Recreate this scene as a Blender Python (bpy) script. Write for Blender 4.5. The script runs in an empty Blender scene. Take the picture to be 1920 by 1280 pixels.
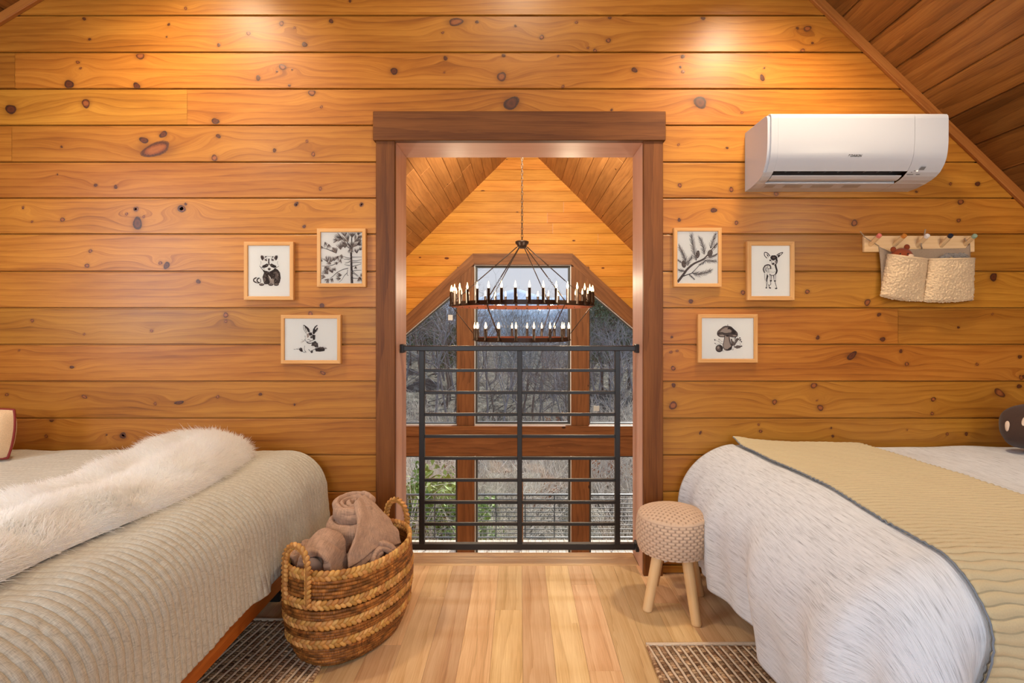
import bpy, math, random
import numpy as np
from mathutils import Vector, Matrix, Euler
random.seed(7); RNG = np.random.default_rng(7)
PI = math.pi
SC = bpy.context.scene
COL = SC.collection

# ------------------------------------------------------------------ camera
CAM_Z = 1.22; F = 1000.0; VX, VY = 974.0, 612.0
cam = bpy.data.objects.new('camera', bpy.data.cameras.new('camera')); COL.objects.link(cam)
cam.location = (0, 0, CAM_Z); cam.rotation_euler = (PI/2, 0, 0)
cam.data.sensor_width = 36.0; cam.data.lens = 36.0*F/1920.0
cam.data.shift_x = (960-VX)/1920.0; cam.data.shift_y = (VY-640)/1920.0
cam.data.clip_start = 0.02; cam.data.clip_end = 3000
SC.camera = cam

# ------------------------------------------------------------------ world, sun, exposure
SC.view_settings.view_transform = 'Standard'; SC.view_settings.look = 'None'
SC.view_settings.gamma = 1.0; SC.view_settings.use_curve_mapping = False
SC.view_settings.exposure = 0.05
w = bpy.data.worlds.new('sky'); SC.world = w; w.use_nodes = True
nt = w.node_tree; nt.nodes.clear()
tc = nt.nodes.new('ShaderNodeTexCoord'); sp = nt.nodes.new('ShaderNodeSeparateXYZ')
rp = nt.nodes.new('ShaderNodeValToRGB'); bg = nt.nodes.new('ShaderNodeBackground'); wo = nt.nodes.new('ShaderNodeOutputWorld')
nt.links.new(tc.outputs['Generated'], sp.inputs[0]); nt.links.new(sp.outputs['Z'], rp.inputs[0])
rp.color_ramp.elements[0].position = 0.0; rp.color_ramp.elements[0].color = (0.80, 0.80, 0.84, 1)
rp.color_ramp.elements[1].position = 0.5; rp.color_ramp.elements[1].color = (0.50, 0.62, 0.86, 1)
e = rp.color_ramp.elements.new(0.12); e.color = (0.74, 0.77, 0.85, 1)
nt.links.new(rp.outputs[0], bg.inputs[0]); bg.inputs[1].default_value = 0.95; nt.links.new(bg.outputs[0], wo.inputs[0])

def light(name, kind, loc, power, col, target=None, size=0.1, size_y=None, spot=None, blend=0.5):
    d = bpy.data.lights.new(name, kind); o = bpy.data.objects.new(name, d); COL.objects.link(o)
    o.location = loc; d.energy = power; d.color = col
    if kind == 'AREA':
        d.shape = 'RECTANGLE'; d.size = size; d.size_y = size_y or size
    elif kind == 'SUN': d.angle = size
    else: d.shadow_soft_size = size
    if kind == 'SPOT': d.spot_size = spot; d.spot_blend = blend
    if target is not None:
        o.rotation_euler = (Vector(target)-Vector(loc)).to_track_quat('-Z', 'Y').to_euler()
    return o
light('sun', 'SUN', (20, 60, 40), 8.0, (1.0, 0.93, 0.82), (0, 0, 0.0), size=0.01)
WARM = (1.0, 0.80, 0.56)
# daylight of the left window; the rear pair is soft fill added behind camera
light('window_daylight_left', 'AREA', (-3.12, 0.55, 1.70), 50, (0.78, 0.88, 1.0), (0, 0.55, 1.45), 1.1, 1.3)
light('soft_fill_rear_left', 'AREA', (-1.35, -2.5, 1.75), 56, (0.76, 0.87, 1.0), (-0.9, 3, 0.9), 1.0, 1.5)
light('soft_fill_rear_right', 'AREA', (1.35, -2.5, 1.75), 56, (0.76, 0.87, 1.0), (0.8, 3, 0.9), 1.0, 1.5)
# recessed ceiling lamps of the bedroom, then an added spot for the upper wall
light('downlight_left_gable', 'SPOT', (-1.6, 2.02, 3.12), 92, WARM, (-1.5, 2.5, 0.5), 0.11, spot=2.2, blend=0.9)
light('downlight_right_gable', 'SPOT', (1.19, 2.02, 2.96), 105, WARM, (1.1, 2.5, 0.5), 0.09, spot=2.2, blend=0.9)
light('downlight_right_slope', 'SPOT', (2.15, 0.9, 2.02), 24, WARM, (1.7, 2.3, 0.9), 0.06, spot=2.3, blend=0.9)
light('downlight_left_slope', 'SPOT', (-2.2, 0.6, 2.75), 34, WARM, (-1.7, 2.4, 0.8), 0.06, spot=2.3, blend=0.9)
light('upper_wall_fill', 'SPOT', (0.0, 1.25, 3.75), 60, WARM, (0.0, 2.63, 2.45), 0.08, spot=1.75, blend=0.9)
# fill lights added to the great room: a gable spot and two low points
light('great_room_lamp', 'SPOT', (0.05, 5.2, 3.4), 520, (1.0, 0.84, 0.60), (0.05, 8.8, 2.4), 0.08, spot=2.4, blend=0.8)
light('great_room_lamp_low', 'POINT', (-1.4, 4.6, 0.4), 34, (1.0, 0.84, 0.64), size=0.1)
light('great_room_lamp_low_2', 'POINT', (1.5, 4.6, 0.4), 34, (1.0, 0.84, 0.64), size=0.1)

# ------------------------------------------------------------------ helpers
def W(px, py, Y): return np.array([(px-VX)*Y/F, Y, CAM_Z-(py-VY)*Y/F])

def vnoise(x, y=0.0, seed=0):
    x = np.asarray(x, float); y = np.asarray(y, float)+np.zeros_like(x)
    xi = np.floor(x).astype(np.int64); yi = np.floor(y).astype(np.int64); fx = x-xi; fy = y-yi
    fx = fx*fx*(3-2*fx); fy = fy*fy*(3-2*fy)
    def h(a, b):
        n = (a*374761393+b*668265263+seed*1442695041) & 0xffffffff
        n = ((n ^ (n >> 13))*1274126177) & 0xffffffff
        return ((n ^ (n >> 16)) & 0xffff)/65535.0*2-1
    return (h(xi, yi)*(1-fx)+h(xi+1, yi)*fx)*(1-fy)+(h(xi, yi+1)*(1-fx)+h(xi+1, yi+1)*fx)*fy

class MB:
    def __init__(s): s.v = []; s.f = []; s.m = []; s.wd = []; s.n = 0; s.halo = []; s.uv = []
    def add(s, v, f, m=0, wd=None, halo=None, uv=None):
        v = np.asarray(v, float).reshape(-1, 3); k = len(v)
        s.v.append(v)
        s.wd.append(np.zeros((k, 3)) if wd is None else np.asarray(wd, float).reshape(-1, 3))
        s.halo.append(np.zeros(k) if halo is None else np.asarray(halo, float))
        s.uv.append(np.zeros((k, 2)) if uv is None else np.asarray(uv, float).reshape(-1, 2))
        n = s.n
        if isinstance(f, np.ndarray): s.f.append(f+n); s.m.append(np.full(len(f), m, np.int32) if np.isscalar(m) else np.asarray(m, np.int32))
        else:
            for q in f: s.f.append(np.asarray([q], np.int64)+n)
            s.m += [np.array([m], np.int32)]*len(f) if np.isscalar(m) else [np.array([x], np.int32) for x in m]
        s.n += k
    def build(s, name, mats, parent=None, smooth=False, loc=None):
        me = bpy.data.meshes.new(name)
        co = np.concatenate(s.v); 
        if parent is not None and loc is None:
            co = co-np.array(parent.matrix_world.translation if False else world_loc(parent))
        elif loc is not None:
            co = co-np.asarray(loc)
        loops = np.concatenate([a.ravel() for a in s.f]).astype(np.int32)
        tot = np.concatenate([np.full(a.shape[0], a.shape[1], np.int32) for a in s.f])
        start = np.concatenate([[0], np.cumsum(tot)[:-1]]).astype(np.int32)
        me.vertices.add(len(co)); me.vertices.foreach_set('co', co.ravel().astype(np.float32))
        me.loops.add(len(loops)); me.loops.foreach_set('vertex_index', loops)
        me.polygons.add(len(tot)); me.polygons.foreach_set('loop_start', start); me.polygons.foreach_set('loop_total', tot)
        me.polygons.foreach_set('material_index', np.concatenate(s.m))
        me.polygons.foreach_set('use_smooth', np.full(len(tot), smooth))
        a = me.attributes.new('wd', 'FLOAT_VECTOR', 'POINT'); a.data.foreach_set('vector', np.concatenate(s.wd).ravel().astype(np.float32))
        h = np.concatenate(s.halo)
        if np.any(h): a = me.attributes.new('halo', 'FLOAT', 'POINT'); a.data.foreach_set('value', h.astype(np.float32))
        uv = np.concatenate(s.uv)
        if np.any(uv):
            l = me.uv_layers.new(name='uv'); l.data.foreach_set('uv', uv[loops].ravel().astype(np.float32))
        for m in (mats if isinstance(mats, (list, tuple)) else [mats]): me.materials.append(m)
        me.update(calc_edges=True); me.validate()
        o = bpy.data.objects.new(name, me); COL.objects.link(o)
        if parent is not None: o.parent = parent
        if loc is not None: o.location = tuple(loc)
        return o
def world_loc(o):
    p = np.array(o.location)
    while o.parent is not None: o = o.parent; p = p+np.array(o.location)
    return p
def tag(o, label=None, cat=None, group=None, kind=None):
    if label: o['label'] = label
    if cat: o['category'] = cat
    if group: o['group'] = group
    if kind: o['kind'] = kind
    return o
def thing(name, loc, label, cat, group=None):
    o = bpy.data.objects.new(name, None); COL.objects.link(o); o.location = tuple(loc); o.empty_display_size = 0.1
    return tag(o, label, cat, group)
def copy_tree(o, parent=None):
    c = o.copy(); COL.objects.link(c)
    if parent is not None: c.parent = parent
    for ch in [x for x in KIDS.get(o.name, [])] : copy_tree(ch, c)
    return c
KIDS = {}

def grid_faces(nu, nv, closed_u=False, closed_v=False, flip=False):
    a = np.arange(nu*nv).reshape(nu, nv)
    iu = np.arange(nu if closed_u else nu-1); iv = np.arange(nv if closed_v else nv-1)
    A = a[np.ix_(iu, iv)]; B = a[np.ix_((iu+1) % nu, iv)]; Cc = a[np.ix_((iu+1) % nu, (iv+1) % nv)]; D = a[np.ix_(iu, (iv+1) % nv)]
    f = np.stack([A, B, Cc, D], -1).reshape(-1, 4)
    return f[:, ::-1] if flip else f
def wdbox(v, ax, r=None, off=None):
    v = np.asarray(v); r = random.random() if r is None else r
    off = random.random()*7 if off is None else off
    o = [i for i in range(3) if i != ax]
    return np.stack([v[:, ax]+off, v[:, o[0]]+v[:, o[1]]+r*3.1, np.full(len(v), r)], 1)
def box(mb, x0, x1, y0, y1, z0, z1, b=0.002, m=0, ax=0, r=None, M=None, off=None):
    """box with chamfered edges (24 vertices)"""
    b = min(b, (x1-x0)*.45, (y1-y0)*.45, (z1-z0)*.45)
    V = []; idx = {}
    lo = (x0, y0, z0); hi = (x1, y1, z1)
    for sx in (0, 1):
        for sy in (0, 1):
            for sz in (0, 1):
                s = (sx, sy, sz)
                for k in range(3):
                    p = [0, 0, 0]
                    for i in range(3):
                        if i == k: p[i] = hi[i] if s[i] else lo[i]
                        else: p[i] = hi[i]-b if s[i] else lo[i]+b
                    idx[(s, k)] = len(V); V.append(p)
    Fs = []
    for k in range(3):
        i, j = (k+1) % 3, (k+2) % 3
        for e in (0, 1):
            q = []
            for a, c in ((0, 0), (1, 0), (1, 1), (0, 1)):
                s = [0, 0, 0]; s[k] = e; s[i] = a; s[j] = c; q.append(idx[(tuple(s), k)])
            Fs.append(q if e else q[::-1])
    for k in range(3):            # edge chamfers along axis k
        i, j = (k+1) % 3, (k+2) % 3
        for a in (0, 1):
            for c in (0, 1):
                s0 = [0, 0, 0]; s0[i] = a; s0[j] = c; s1 = list(s0); s1[k] = 1
                q = [idx[(tuple(s0), i)], idx[(tuple(s1), i)], idx[(tuple(s1), j)], idx[(tuple(s0), j)]]
                Fs.append(q if (a ^ c) else q[::-1])
    T = []
    for s in [(a, c, d) for a in (0, 1) for c in (0, 1) for d in (0, 1)]:
        q = [idx[(s, 0)], idx[(s, 1)], idx[(s, 2)]]
        T.append(q if (sum(s) % 2) else q[::-1])
    V = np.array(V, float); wd = wdbox(V, ax, r, off)
    if M is not None:
        M = np.array(M); V = V@M[:3, :3].T+M[:3, 3]
    mb.add(V, np.array(Fs), m, wd=wd)
    mb.f.append(np.array(T)+mb.n-24); mb.m.append(np.full(8, m, np.int32))
def beam(mb, p, q, w, h, b=0.002, m=0, up=(0, 0, 1), r=None):
    """box from p to q, w across, h along up"""
    p = Vector(p); q = Vector(q); d = (q-p); L = d.length; d.normalize()
    s = d.cross(Vector(up)).normalized(); u = s.cross(d).normalized()
    M = Matrix.Identity(4)
    for i in range(3): M[i][0] = d[i]; M[i][1] = s[i]; M[i][2] = u[i]; M[i][3] = p[i]
    box(mb, 0, L, -w/2, w/2, -h/2, h/2, b, m, 0, r, M)
def tube(mb, P, R, n=8, closed=False, m=0, caps=True, flat=1.0, wd=None):
    P = np.asarray(P, float); k = len(P); R = np.broadcast_to(np.asarray(R, float), (k,))
    T = np.gradient(P, axis=0) if not closed else np.roll(P, -1, 0)-np.roll(P, 1, 0)
    T /= np.linalg.norm(T, axis=1)[:, None]+1e-12
    a = np.array([0, 0, 1.0]) if abs(T[0, 2]) < 0.9 else np.array([1.0, 0, 0])
    N = np.zeros_like(P); nn = np.cross(T[0], a); nn /= np.linalg.norm(nn)
    for i in range(k):
        nn = nn-T[i]*nn.dot(T[i]); nn /= np.linalg.norm(nn)+1e-12; N[i] = nn
    B = np.cross(T, N); th = np.arange(n)/n*2*PI
    V = P[:, None]+R[:, None, None]*(N[:, None]*np.cos(th)[None, :, None]+B[:, None]*np.sin(th)[None, :, None]*flat)
    L = np.concatenate([[0], np.cumsum(np.linalg.norm(np.diff(P, axis=0), axis=1))])
    r = random.random()
    wdv = np.stack([np.repeat(L, n), np.tile(np.abs(th-PI)*R.mean(), k)+r, np.full(k*n, r)], 1) if wd is None else np.broadcast_to(wd, (k*n, 3))
    mb.add(V.reshape(-1, 3), grid_faces(k, n, closed, True), m, wd=wdv)
    if caps and not closed:
        mb.f.append(np.arange(n)[None, :]+mb.n-k*n); mb.f.append((np.arange(n)[::-1]+(k-1)*n)[None, :]+mb.n-k*n); mb.m += [np.array([m], np.int32)]*2
def lathe(mb, prof, n=24, c=(0, 0, 0), m=0, axis=None, wd=None):
    prof = np.asarray(prof, float); th = np.arange(n)/n*2*PI
    V = np.stack([prof[:, 0][:, None]*np.cos(th), prof[:, 0][:, None]*np.sin(th), np.broadcast_to(prof[:, 1][:, None], (len(prof), n))], -1).reshape(-1, 3)
    if axis is not None:
        q = Vector((0, 0, 1)).rotation_difference(Vector(axis)); V = V@np.array(q.to_matrix()).T
    V = V+np.asarray(c)
    mb.add(V, grid_faces(len(prof), n, False, True, True), m, wd=None if wd is None else np.broadcast_to(wd, (len(V), 3)))
_sph = {}
def ellipsoid(mb, c, R, rot=None, nu=8, nv=6, m=0, wd=None):
    if (nu, nv) not in _sph:
        th = np.arange(nu)/nu*2*PI; ph = np.linspace(0.02, PI-0.02, nv)
        _sph[(nu, nv)] = (np.stack([np.outer(np.sin(ph), np.cos(th)), np.outer(np.sin(ph), np.sin(th)), np.outer(np.cos(ph), np.ones(nu))], -1).reshape(-1, 3), grid_faces(nv, nu, False, True, True))
    S, f = _sph[(nu, nv)]; V = S*np.asarray(R)
    if rot is not None: V = V@np.asarray(rot).T
    mb.add(V+np.asarray(c), f, m, wd=None if wd is None else np.broadcast_to(wd, (len(V), 3)))

# ------------------------------------------------------------------ materials
def lin(r, g, b): return tuple(((c/255.0)/12.92 if c/255.0 <= 0.04045 else ((c/255.0+0.055)/1.055)**2.4) for c in (r, g, b))+(1.0,)
class NT:
    def __init__(s, name):
        s.m = bpy.data.materials.new(name); s.m.use_nodes = True; s.t = s.m.node_tree; s.t.nodes.clear()
        s.out = s.t.nodes.new('ShaderNodeOutputMaterial'); s.b = s.t.nodes.new('ShaderNodeBsdfPrincipled'); s.t.links.new(s.b.outputs[0], s.out.inputs[0])
    def n(s, t, **k):
        x = s.t.nodes.new('ShaderNode'+t)
        for a, v in k.items(): setattr(x, a, v)
        return x
    def put(s, sock, v):
        if hasattr(v, 'is_output') or isinstance(v, bpy.types.NodeSocket): s.t.links.new(v, sock)
        else: sock.default_value = v
    def math(s, op, a, b=None, c=None, clamp=False):
        x = s.n('Math', operation=op); x.use_clamp = clamp; s.put(x.inputs[0], a)
        if b is not None: s.put(x.inputs[1], b)
        if c is not None: s.put(x.inputs[2], c)
        return x.outputs[0]
    def comb(s, a, b, c):
        x = s.n('CombineXYZ'); s.put(x.inputs[0], a); s.put(x.inputs[1], b); s.put(x.inputs[2], c); return x.outputs[0]
    def noise(s, vec, scale=1.0, detail=3.0, rough=0.5, dist=0.0):
        x = s.n('TexNoise'); s.put(x.inputs['Vector'], vec); x.inputs['Scale'].default_value = scale; x.inputs['Detail'].default_value = detail
        x.inputs['Roughness'].default_value = rough; x.inputs['Distortion'].default_value = dist; return x.outputs['Fac']
    def ramp(s, fac, els, interp='LINEAR'):
        x = s.n('ValToRGB'); s.put(x.inputs[0], fac); x.color_ramp.interpolation = interp
        cr = x.color_ramp
        cr.elements[0].position = els[0][0]; cr.elements[0].color = els[0][1]
        cr.elements[1].position = els[-1][0]; cr.elements[1].color = els[-1][1]
        for p, c in els[1:-1]: e = cr.elements.new(p); e.color = c
        return x.outputs[0]
    def mix(s, fac, a, b, blend='MIX'):
        x = s.n('Mix', data_type='RGBA', blend_type=blend); s.put(x.inputs[0], fac); s.put(x.inputs[6], a); s.put(x.inputs[7], b); return x.outputs[2]
    def bump(s, h, strength=0.3, dist=0.01):
        x = s.n('Bump'); s.put(x.inputs['Height'], h); x.inputs['Strength'].default_value = strength; x.inputs['Distance'].default_value = dist
        s.t.links.new(x.outputs[0], s.b.inputs['Normal']); return x
    def attr(s, name):
        return s.n('Attribute', attribute_name=name)
def plain(name, col, rough=0.5, metal=0.0, var=0.0, vscale=20, bump=0.0, sheen=0.0, spec=0.5):
    t = NT(name)
    tc = t.n('TexCoord')
    if var or bump:
        nf = t.noise(tc.outputs['Object'], vscale, 4)
        t.put(t.b.inputs['Base Color'], t.mix(nf, tuple(c*(1-var) for c in col[:3])+(1,), tuple(min(1, c*(1+var)) for c in col[:3])+(1,)))
        if bump: t.bump(nf, bump, 0.01)
    else: t.b.inputs['Base Color'].default_value = col
    t.b.inputs['Roughness'].default_value = rough; t.b.inputs['Metallic'].default_value = metal
    t.b.inputs['Specular IOR Level'].default_value = spec
    if sheen: t.b.inputs['Sheen Weight'].default_value = sheen
    return t.m
def emit(name, col, s):
    t = NT(name); t.b.inputs['Base Color'].default_value = col; t.b.inputs['Emission Color'].default_value = col; t.b.inputs['Emission Strength'].default_value = s
    return t.m
def wood(name, dark, mid, light_, rough=0.35, ring=34, var=0.25, knots=0.0, bump=0.12, spec=0.28, hue=0.0, ringw=.3, coat=0.0, grey=0.0):
    t = NT(name); a = t.attr('wd'); s = t.n('SeparateXYZ'); t.put(s.inputs[0], a.outputs['Vector']); u, v, r = s.outputs
    M = t.math
    low = t.noise(t.comb(M('MULTIPLY', u, 0.7), M('MULTIPLY', v, 3.5), M('MULTIPLY', r, 37.0)), 1.0, 2)
    broad = t.noise(t.comb(M('MULTIPLY', u, 1.6), M('MULTIPLY', v, 13.0), M('MULTIPLY', r, 53.0)), 1.0, 4, 0.55)
    fine = t.noise(t.comb(M('MULTIPLY', u, 6.0), M('MULTIPLY', v, 240.0), M('MULTIPLY', r, 11.0)), 1.0, 3, 0.6)
    ph = M('ADD', M('MULTIPLY', v, float(ring)), M('ADD', M('MULTIPLY', low, 3.6), M('MULTIPLY', broad, 1.1)))
    rg = M('FRACT', ph); rg = M('POWER', rg, 2.6)
    f = M('ADD', M('MULTIPLY', broad, .62), M('ADD', M('MULTIPLY', fine, .44), M('MULTIPLY', rg, -ringw)))
    f = M('ADD', f, 0.03)
    c = t.ramp(f, [(0.18, dark), (0.44, mid), (0.68, light_)])
    hs = t.n('HueSaturation'); t.put(hs.inputs['Value'], M('ADD', 1.0-var/2, M('MULTIPLY', r, var)))
    t.put(hs.inputs['Hue'], M('ADD', 0.5-hue/2, M('MULTIPLY', M('FRACT', M('MULTIPLY', r, 7.7)), hue)))
    t.put(hs.inputs['Color'], c); c = hs.outputs[0]
    hal = t.attr('halo').outputs['Fac']
    c = t.mix(M('MULTIPLY', hal, 0.75, clamp=True), c, (dark[0]*.55, dark[1]*.4, dark[2]*.35, 1))
    if knots:
        vo = t.n('TexVoronoi'); vo.inputs['Scale'].default_value = 1.0
        t.put(vo.inputs['Vector'], t.comb(M('MULTIPLY', u, 3.2), M('MULTIPLY', v, 6.5), M('MULTIPLY', r, 91.0)))
        gate = t.n('SeparateColor'); t.put(gate.inputs[0], vo.outputs['Color'])
        d = M('DIVIDE', vo.outputs['Distance'], M('ADD', 0.02, M('MULTIPLY', gate.outputs[0], 0.13)))
        k = M('SUBTRACT', 1.0, M('SMOOTH_MIN', d, 1.0, 0.1), clamp=True)
        k = M('MULTIPLY', M('MULTIPLY', k, M('GREATER_THAN', gate.outputs[1], 1-knots)), 3.0, clamp=True)
        c = t.mix(k, c, (dark[0]*.4, dark[1]*.25, dark[2]*.2, 1))
    if grey: c = t.mix(M('MULTIPLY', low, grey), c, lin(205, 190, 170))
    t.put(t.b.inputs['Base Color'], c)
    t.put(t.b.inputs['Roughness'], M('ADD', rough, M('MULTIPLY', fine, 0.14)))
    t.b.inputs['Specular IOR Level'].default_value = spec
    if coat: t.b.inputs['Coat Weight'].default_value = coat; t.b.inputs['Coat Roughness'].default_value = 0.31
    t.bump(M('ADD', M('MULTIPLY', fine, .5), M('MULTIPLY', rg, -.35)), bump, 0.002)
    return t.m
M_pine = wood('pine_boards', lin(112, 60, 12), lin(162, 98, 26), lin(188, 124, 42), 0.38, 30, 0.26, hue=0.012, bump=0.10, ringw=.16, coat=.32)
M_pine2 = wood('pine_boards_gable', lin(140, 82, 22), lin(190, 126, 42), lin(210, 148, 62), 0.42, 26, 0.22, knots=0.30, hue=0.012, ringw=.13)
M_ceil = wood('stained_ceiling_boards', lin(50, 28, 10), lin(116, 70, 26), lin(150, 98, 44), 0.40, 12, 0.6, knots=0.3, bump=0.2, ringw=.14)
M_ceil2 = wood('great_room_ceiling_boards', lin(108, 70, 38), lin(150, 102, 58), lin(176, 126, 76), 0.38, 18, 0.3, knots=0.2, ringw=.14)
M_trim = wood('walnut_stained_trim', lin(58, 30, 10), lin(100, 56, 22), lin(124, 74, 32), 0.42, 14, 0.2, bump=0.1, ringw=.12, spec=.25)
M_jamb = wood('jamb_wood', lin(176, 128, 104), lin(204, 156, 130), lin(216, 170, 146), 0.30, 10, 0.08, bump=0.05, ringw=.08)
M_trim2 = wood('roof_trim_wood', lin(104, 56, 20), lin(150, 88, 36), lin(174, 110, 50), 0.4, 16, 0.2, ringw=.12)
M_post = wood('window_post_wood', lin(72, 44, 26), lin(112, 72, 42), lin(136, 92, 56), 0.45, 14, 0.2, knots=0.3, ringw=.15)
M_oak = wood('oak_floor_boards', lin(160, 118, 72), lin(214, 172, 122), lin(234, 200, 152), 0.30, 18, 0.36, knots=0.03, hue=0.02, ringw=.14, bump=0.08)
M_frame = wood('light_oak_frame', lin(176, 116, 58), lin(204, 148, 86), lin(218, 166, 106), 0.45, 18, 0.1, ringw=.1)
M_birch = wood('birch_wood', lin(205, 158, 100), lin(226, 186, 132), lin(236, 200, 152), 0.45, 14, 0.1, ringw=.08)
M_bedwood = wood('bed_rail_wood', lin(140, 66, 20), lin(176, 92, 32), lin(196, 112, 46), 0.35, 10, 0.1, ringw=.1)
M_black = plain('black_painted_steel', lin(26, 26, 27), 0.42, 0.0, var=0.1)
M_iron = plain('dark_bronze_iron', lin(58, 44, 36), 0.4, 0.5)
M_white = plain('white_enamel_plastic', lin(196, 197, 201), 0.32)
M_dark = plain('dark_void', lin(24, 24, 26), 0.6)
def knotmat():
    t = NT('pine_knot'); a = t.attr('wd'); s = t.n('SeparateXYZ'); t.put(s.inputs[0], a.outputs['Vector'])
    nz = t.noise(t.n('TexCoord').outputs['Object'], 180, 3)
    f = t.math('ADD', s.outputs[0], t.math('MULTIPLY', t.math('SUBTRACT', nz, 0.5), 0.35))
    A = t.ramp(f, [(0.0, lin(140, 78, 34)), (0.35, lin(150, 84, 36)), (0.62, lin(124, 62, 24)), (0.82, lin(66, 30, 10)), (1.0, lin(110, 62, 20))])
    B = t.ramp(f, [(0.0, lin(76, 36, 12)), (0.5, lin(98, 46, 14)), (0.85, lin(52, 24, 8)), (1.0, lin(106, 60, 20))])
    t.put(t.b.inputs['Base Color'], t.mix(t.math('GREATER_THAN', s.outputs[1], 0.5), A, B)); t.b.inputs['Roughness'].default_value = 0.42
    return t.m
M_knot = knotmat()
def glassmat(name, refl=1.0, tint=(1, 1, 1, 1)):
    t = NT(name); t.t.nodes.remove(t.b)
    tr = t.n('BsdfTransparent'); tr.inputs[0].default_value = tint; gl = t.n('BsdfGlossy'); gl.inputs['Roughness'].default_value = 0.02
    fr = t.n('Fresnel'); fr.inputs[0].default_value = 1.5; mx = t.n('MixShader'); t.put(mx.inputs[0], t.math('MULTIPLY', fr.outputs[0], refl, clamp=True))
    t.put(mx.inputs[1], tr.outputs[0]); t.put(mx.inputs[2], gl.outputs[0]); t.put(t.out.inputs[0], mx.outputs[0]); return t.m
M_glass = glassmat('window_glass', 1.7, (0.93, 0.95, 0.96, 1))
M_pglass = glassmat('picture_glass', 0.9)
# ------------------------------------------------------------------ knots of the door wall, read off the boards
YW = 2.63; PH = 0.1808
def Wk(ox, oy, s, L): return [((ox+x/s), (oy+y/s), r/s, sh) for x, y, r, sh in L]
KN = []
KN += Wk(0, 0, 2.743, [(955,43,9,1),(433,97,10,1.2),(868,126,8,1),(857,190,5,1),(461,202,8,1),(1125,232,10,.8),(1278,172,12,1.4),(1448,121,14,1),(1516,143,7,1),
 (1567,229,15,1),(1703,109,13,1),(1800,6,8,1),(722,288,22,1.3),(400,320,10,1.4),(415,351,7,1),(355,433,26,1),(703,442,20,1.2),(1453,345,19,1.2),(1328,401,14,.8),(1488,440,8,.8),(1424,368,6,1),(1502,358,5,1),
 (56,562,30,1),(442,532,25,1),(1108,623,20,1.2),(1604,477,20,1.3),(1653,550,8,1),(840,691,21,1.3),(740,721,22,1.5),(800,768,60,2.6),(1123,700,13,1.2),(1103,812,18,1),(1412,773,11,1),(1579,726,8,1),(1611,793,12,.7),
 (317,755,7,1),(492,952,10,1),(595,961,11,1),(1648,970,10,1),(296,897,5,1),(933,1073,22,1.3),(955,1049,8,1),(1524,1052,9,1),(1859,1052,11,1),(700,1075,14,1),(118,1070,6,1)])
KN += Wk(0, 360, 2.56, [(110,72,6,1),(153,142,6,1),(300,132,12,1),(652,82,12,1),(608,105,8,1),(660,150,30,.7),(690,118,7,1),(873,80,20,1.3),(1422,58,12,.8),(1460,165,9,1),(1735,60,11,1),(434,283,10,1),(418,353,12,1),
 (800,352,18,.7),(770,340,10,1),(952,429,12,1),(1546,546,14,1),(1490,584,12,1),(1084,590,14,1.1),(1084,620,8,1),(155,617,9,1),(405,682,6,1),(728,666,8,1),(33,972,9,1),(405,982,12,1.8),(745,1016,8,1),(860,1010,16,2.4),
 (1045,982,9,1),(1414,1020,6,1),(1250,970,9,1.6),(250,1090,15,1.3),(222,1171,9,1),(590,1168,18,1.3),(345,840,10,2.),(1550,868,12,2.4),(92,760,5,1.4)])
KN += Wk(700, 0, 2.2326, [(346,92,26,2.2),(434,92,8,1),(595,109,6,1),(290,137,6,1.3),(705,156,11,1),(850,94,7,1),(984,170,11,1),(990,74,8,1),(928,212,9,1),(898,201,5,1),(1380,76,10,1.5),(1775,118,7,1),(1817,120,16,1.4),(1838,180,6,1),
 (1797,212,10,1.3),(87,298,17,1.2),(302,244,10,1),(297,304,4,1),(545,232,9,1.2),(537,321,22,.8),(773,234,5,1),(794,362,7,.7),(1093,293,13,1.2),(1295,237,9,1),(1285,281,6,1),(1295,301,8,1),(1628,326,13,.6),(1637,285,4,1),
 (578,432,34,1.2),(1368,429,30,1.4),(997,460,6,1),(1543,472,6,1)])
KN += Wk(1240, 180, 1.882, [(60,172,5,1),(232,183,5,1.4),(65,315,8,1),(247,330,9,.8),(405,345,9,1),(185,403,11,1.2),(63,437,7,1),(265,447,8,1),(681,448,13,1),(1056,373,12,1.1),(1049,439,8,1),(1020,310,6,1),(1116,310,10,1),
 (900,338,5,1),(288,693,9,.8),(104,724,9,1.3),(515,690,9,1.2),(1172,638,16,.9),(727,728,13,.6),(552,852,8,1),(781,858,10,1.2),(768,771,8,1.1),(37,850,5,1),(1168,769,4,1),(1048,816,5,1),(56,899,5,1),(42,960,9,1),(672,916,17,1.8),
 (866,945,8,1),(845,900,7,1),(1114,946,6,1),(1265,920,8,1),(1280,990,8,1),(288,990,1,1),(516,975,0.1,1)])
KN += Wk(1400, 690, 3.692, [(465,120,24,1.3),(193,234,20,1),(510,274,24,1.15),(485,224,6,1),(1292,215,18,1.1),(1284,314,13,1.1),(1750,171,36,1.6),(1886,125,18,1.1),(1900,65,18,.7),(82,391,9,1),(96,437,13,1),(586,414,8,1),(596,470,11,1),
 (1112,429,6,1),(1388,455,11,.8),(1520,455,14,1)])
KN += [(1262,760,8.5,1),(1263,722,4.5,1.2),(1313,811,3,.6),(231,816,5,1.3),(1258,660,3,1),(200,815,2,1)]
KN = [k for k in KN if k[2] > 1.0]
KW = []
for px, py, r, sh in KN:
    p = W(px, py, YW); KW.append((p[0], p[2], r*YW/F*.88, sh))
KW = np.array(KW)

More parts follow.
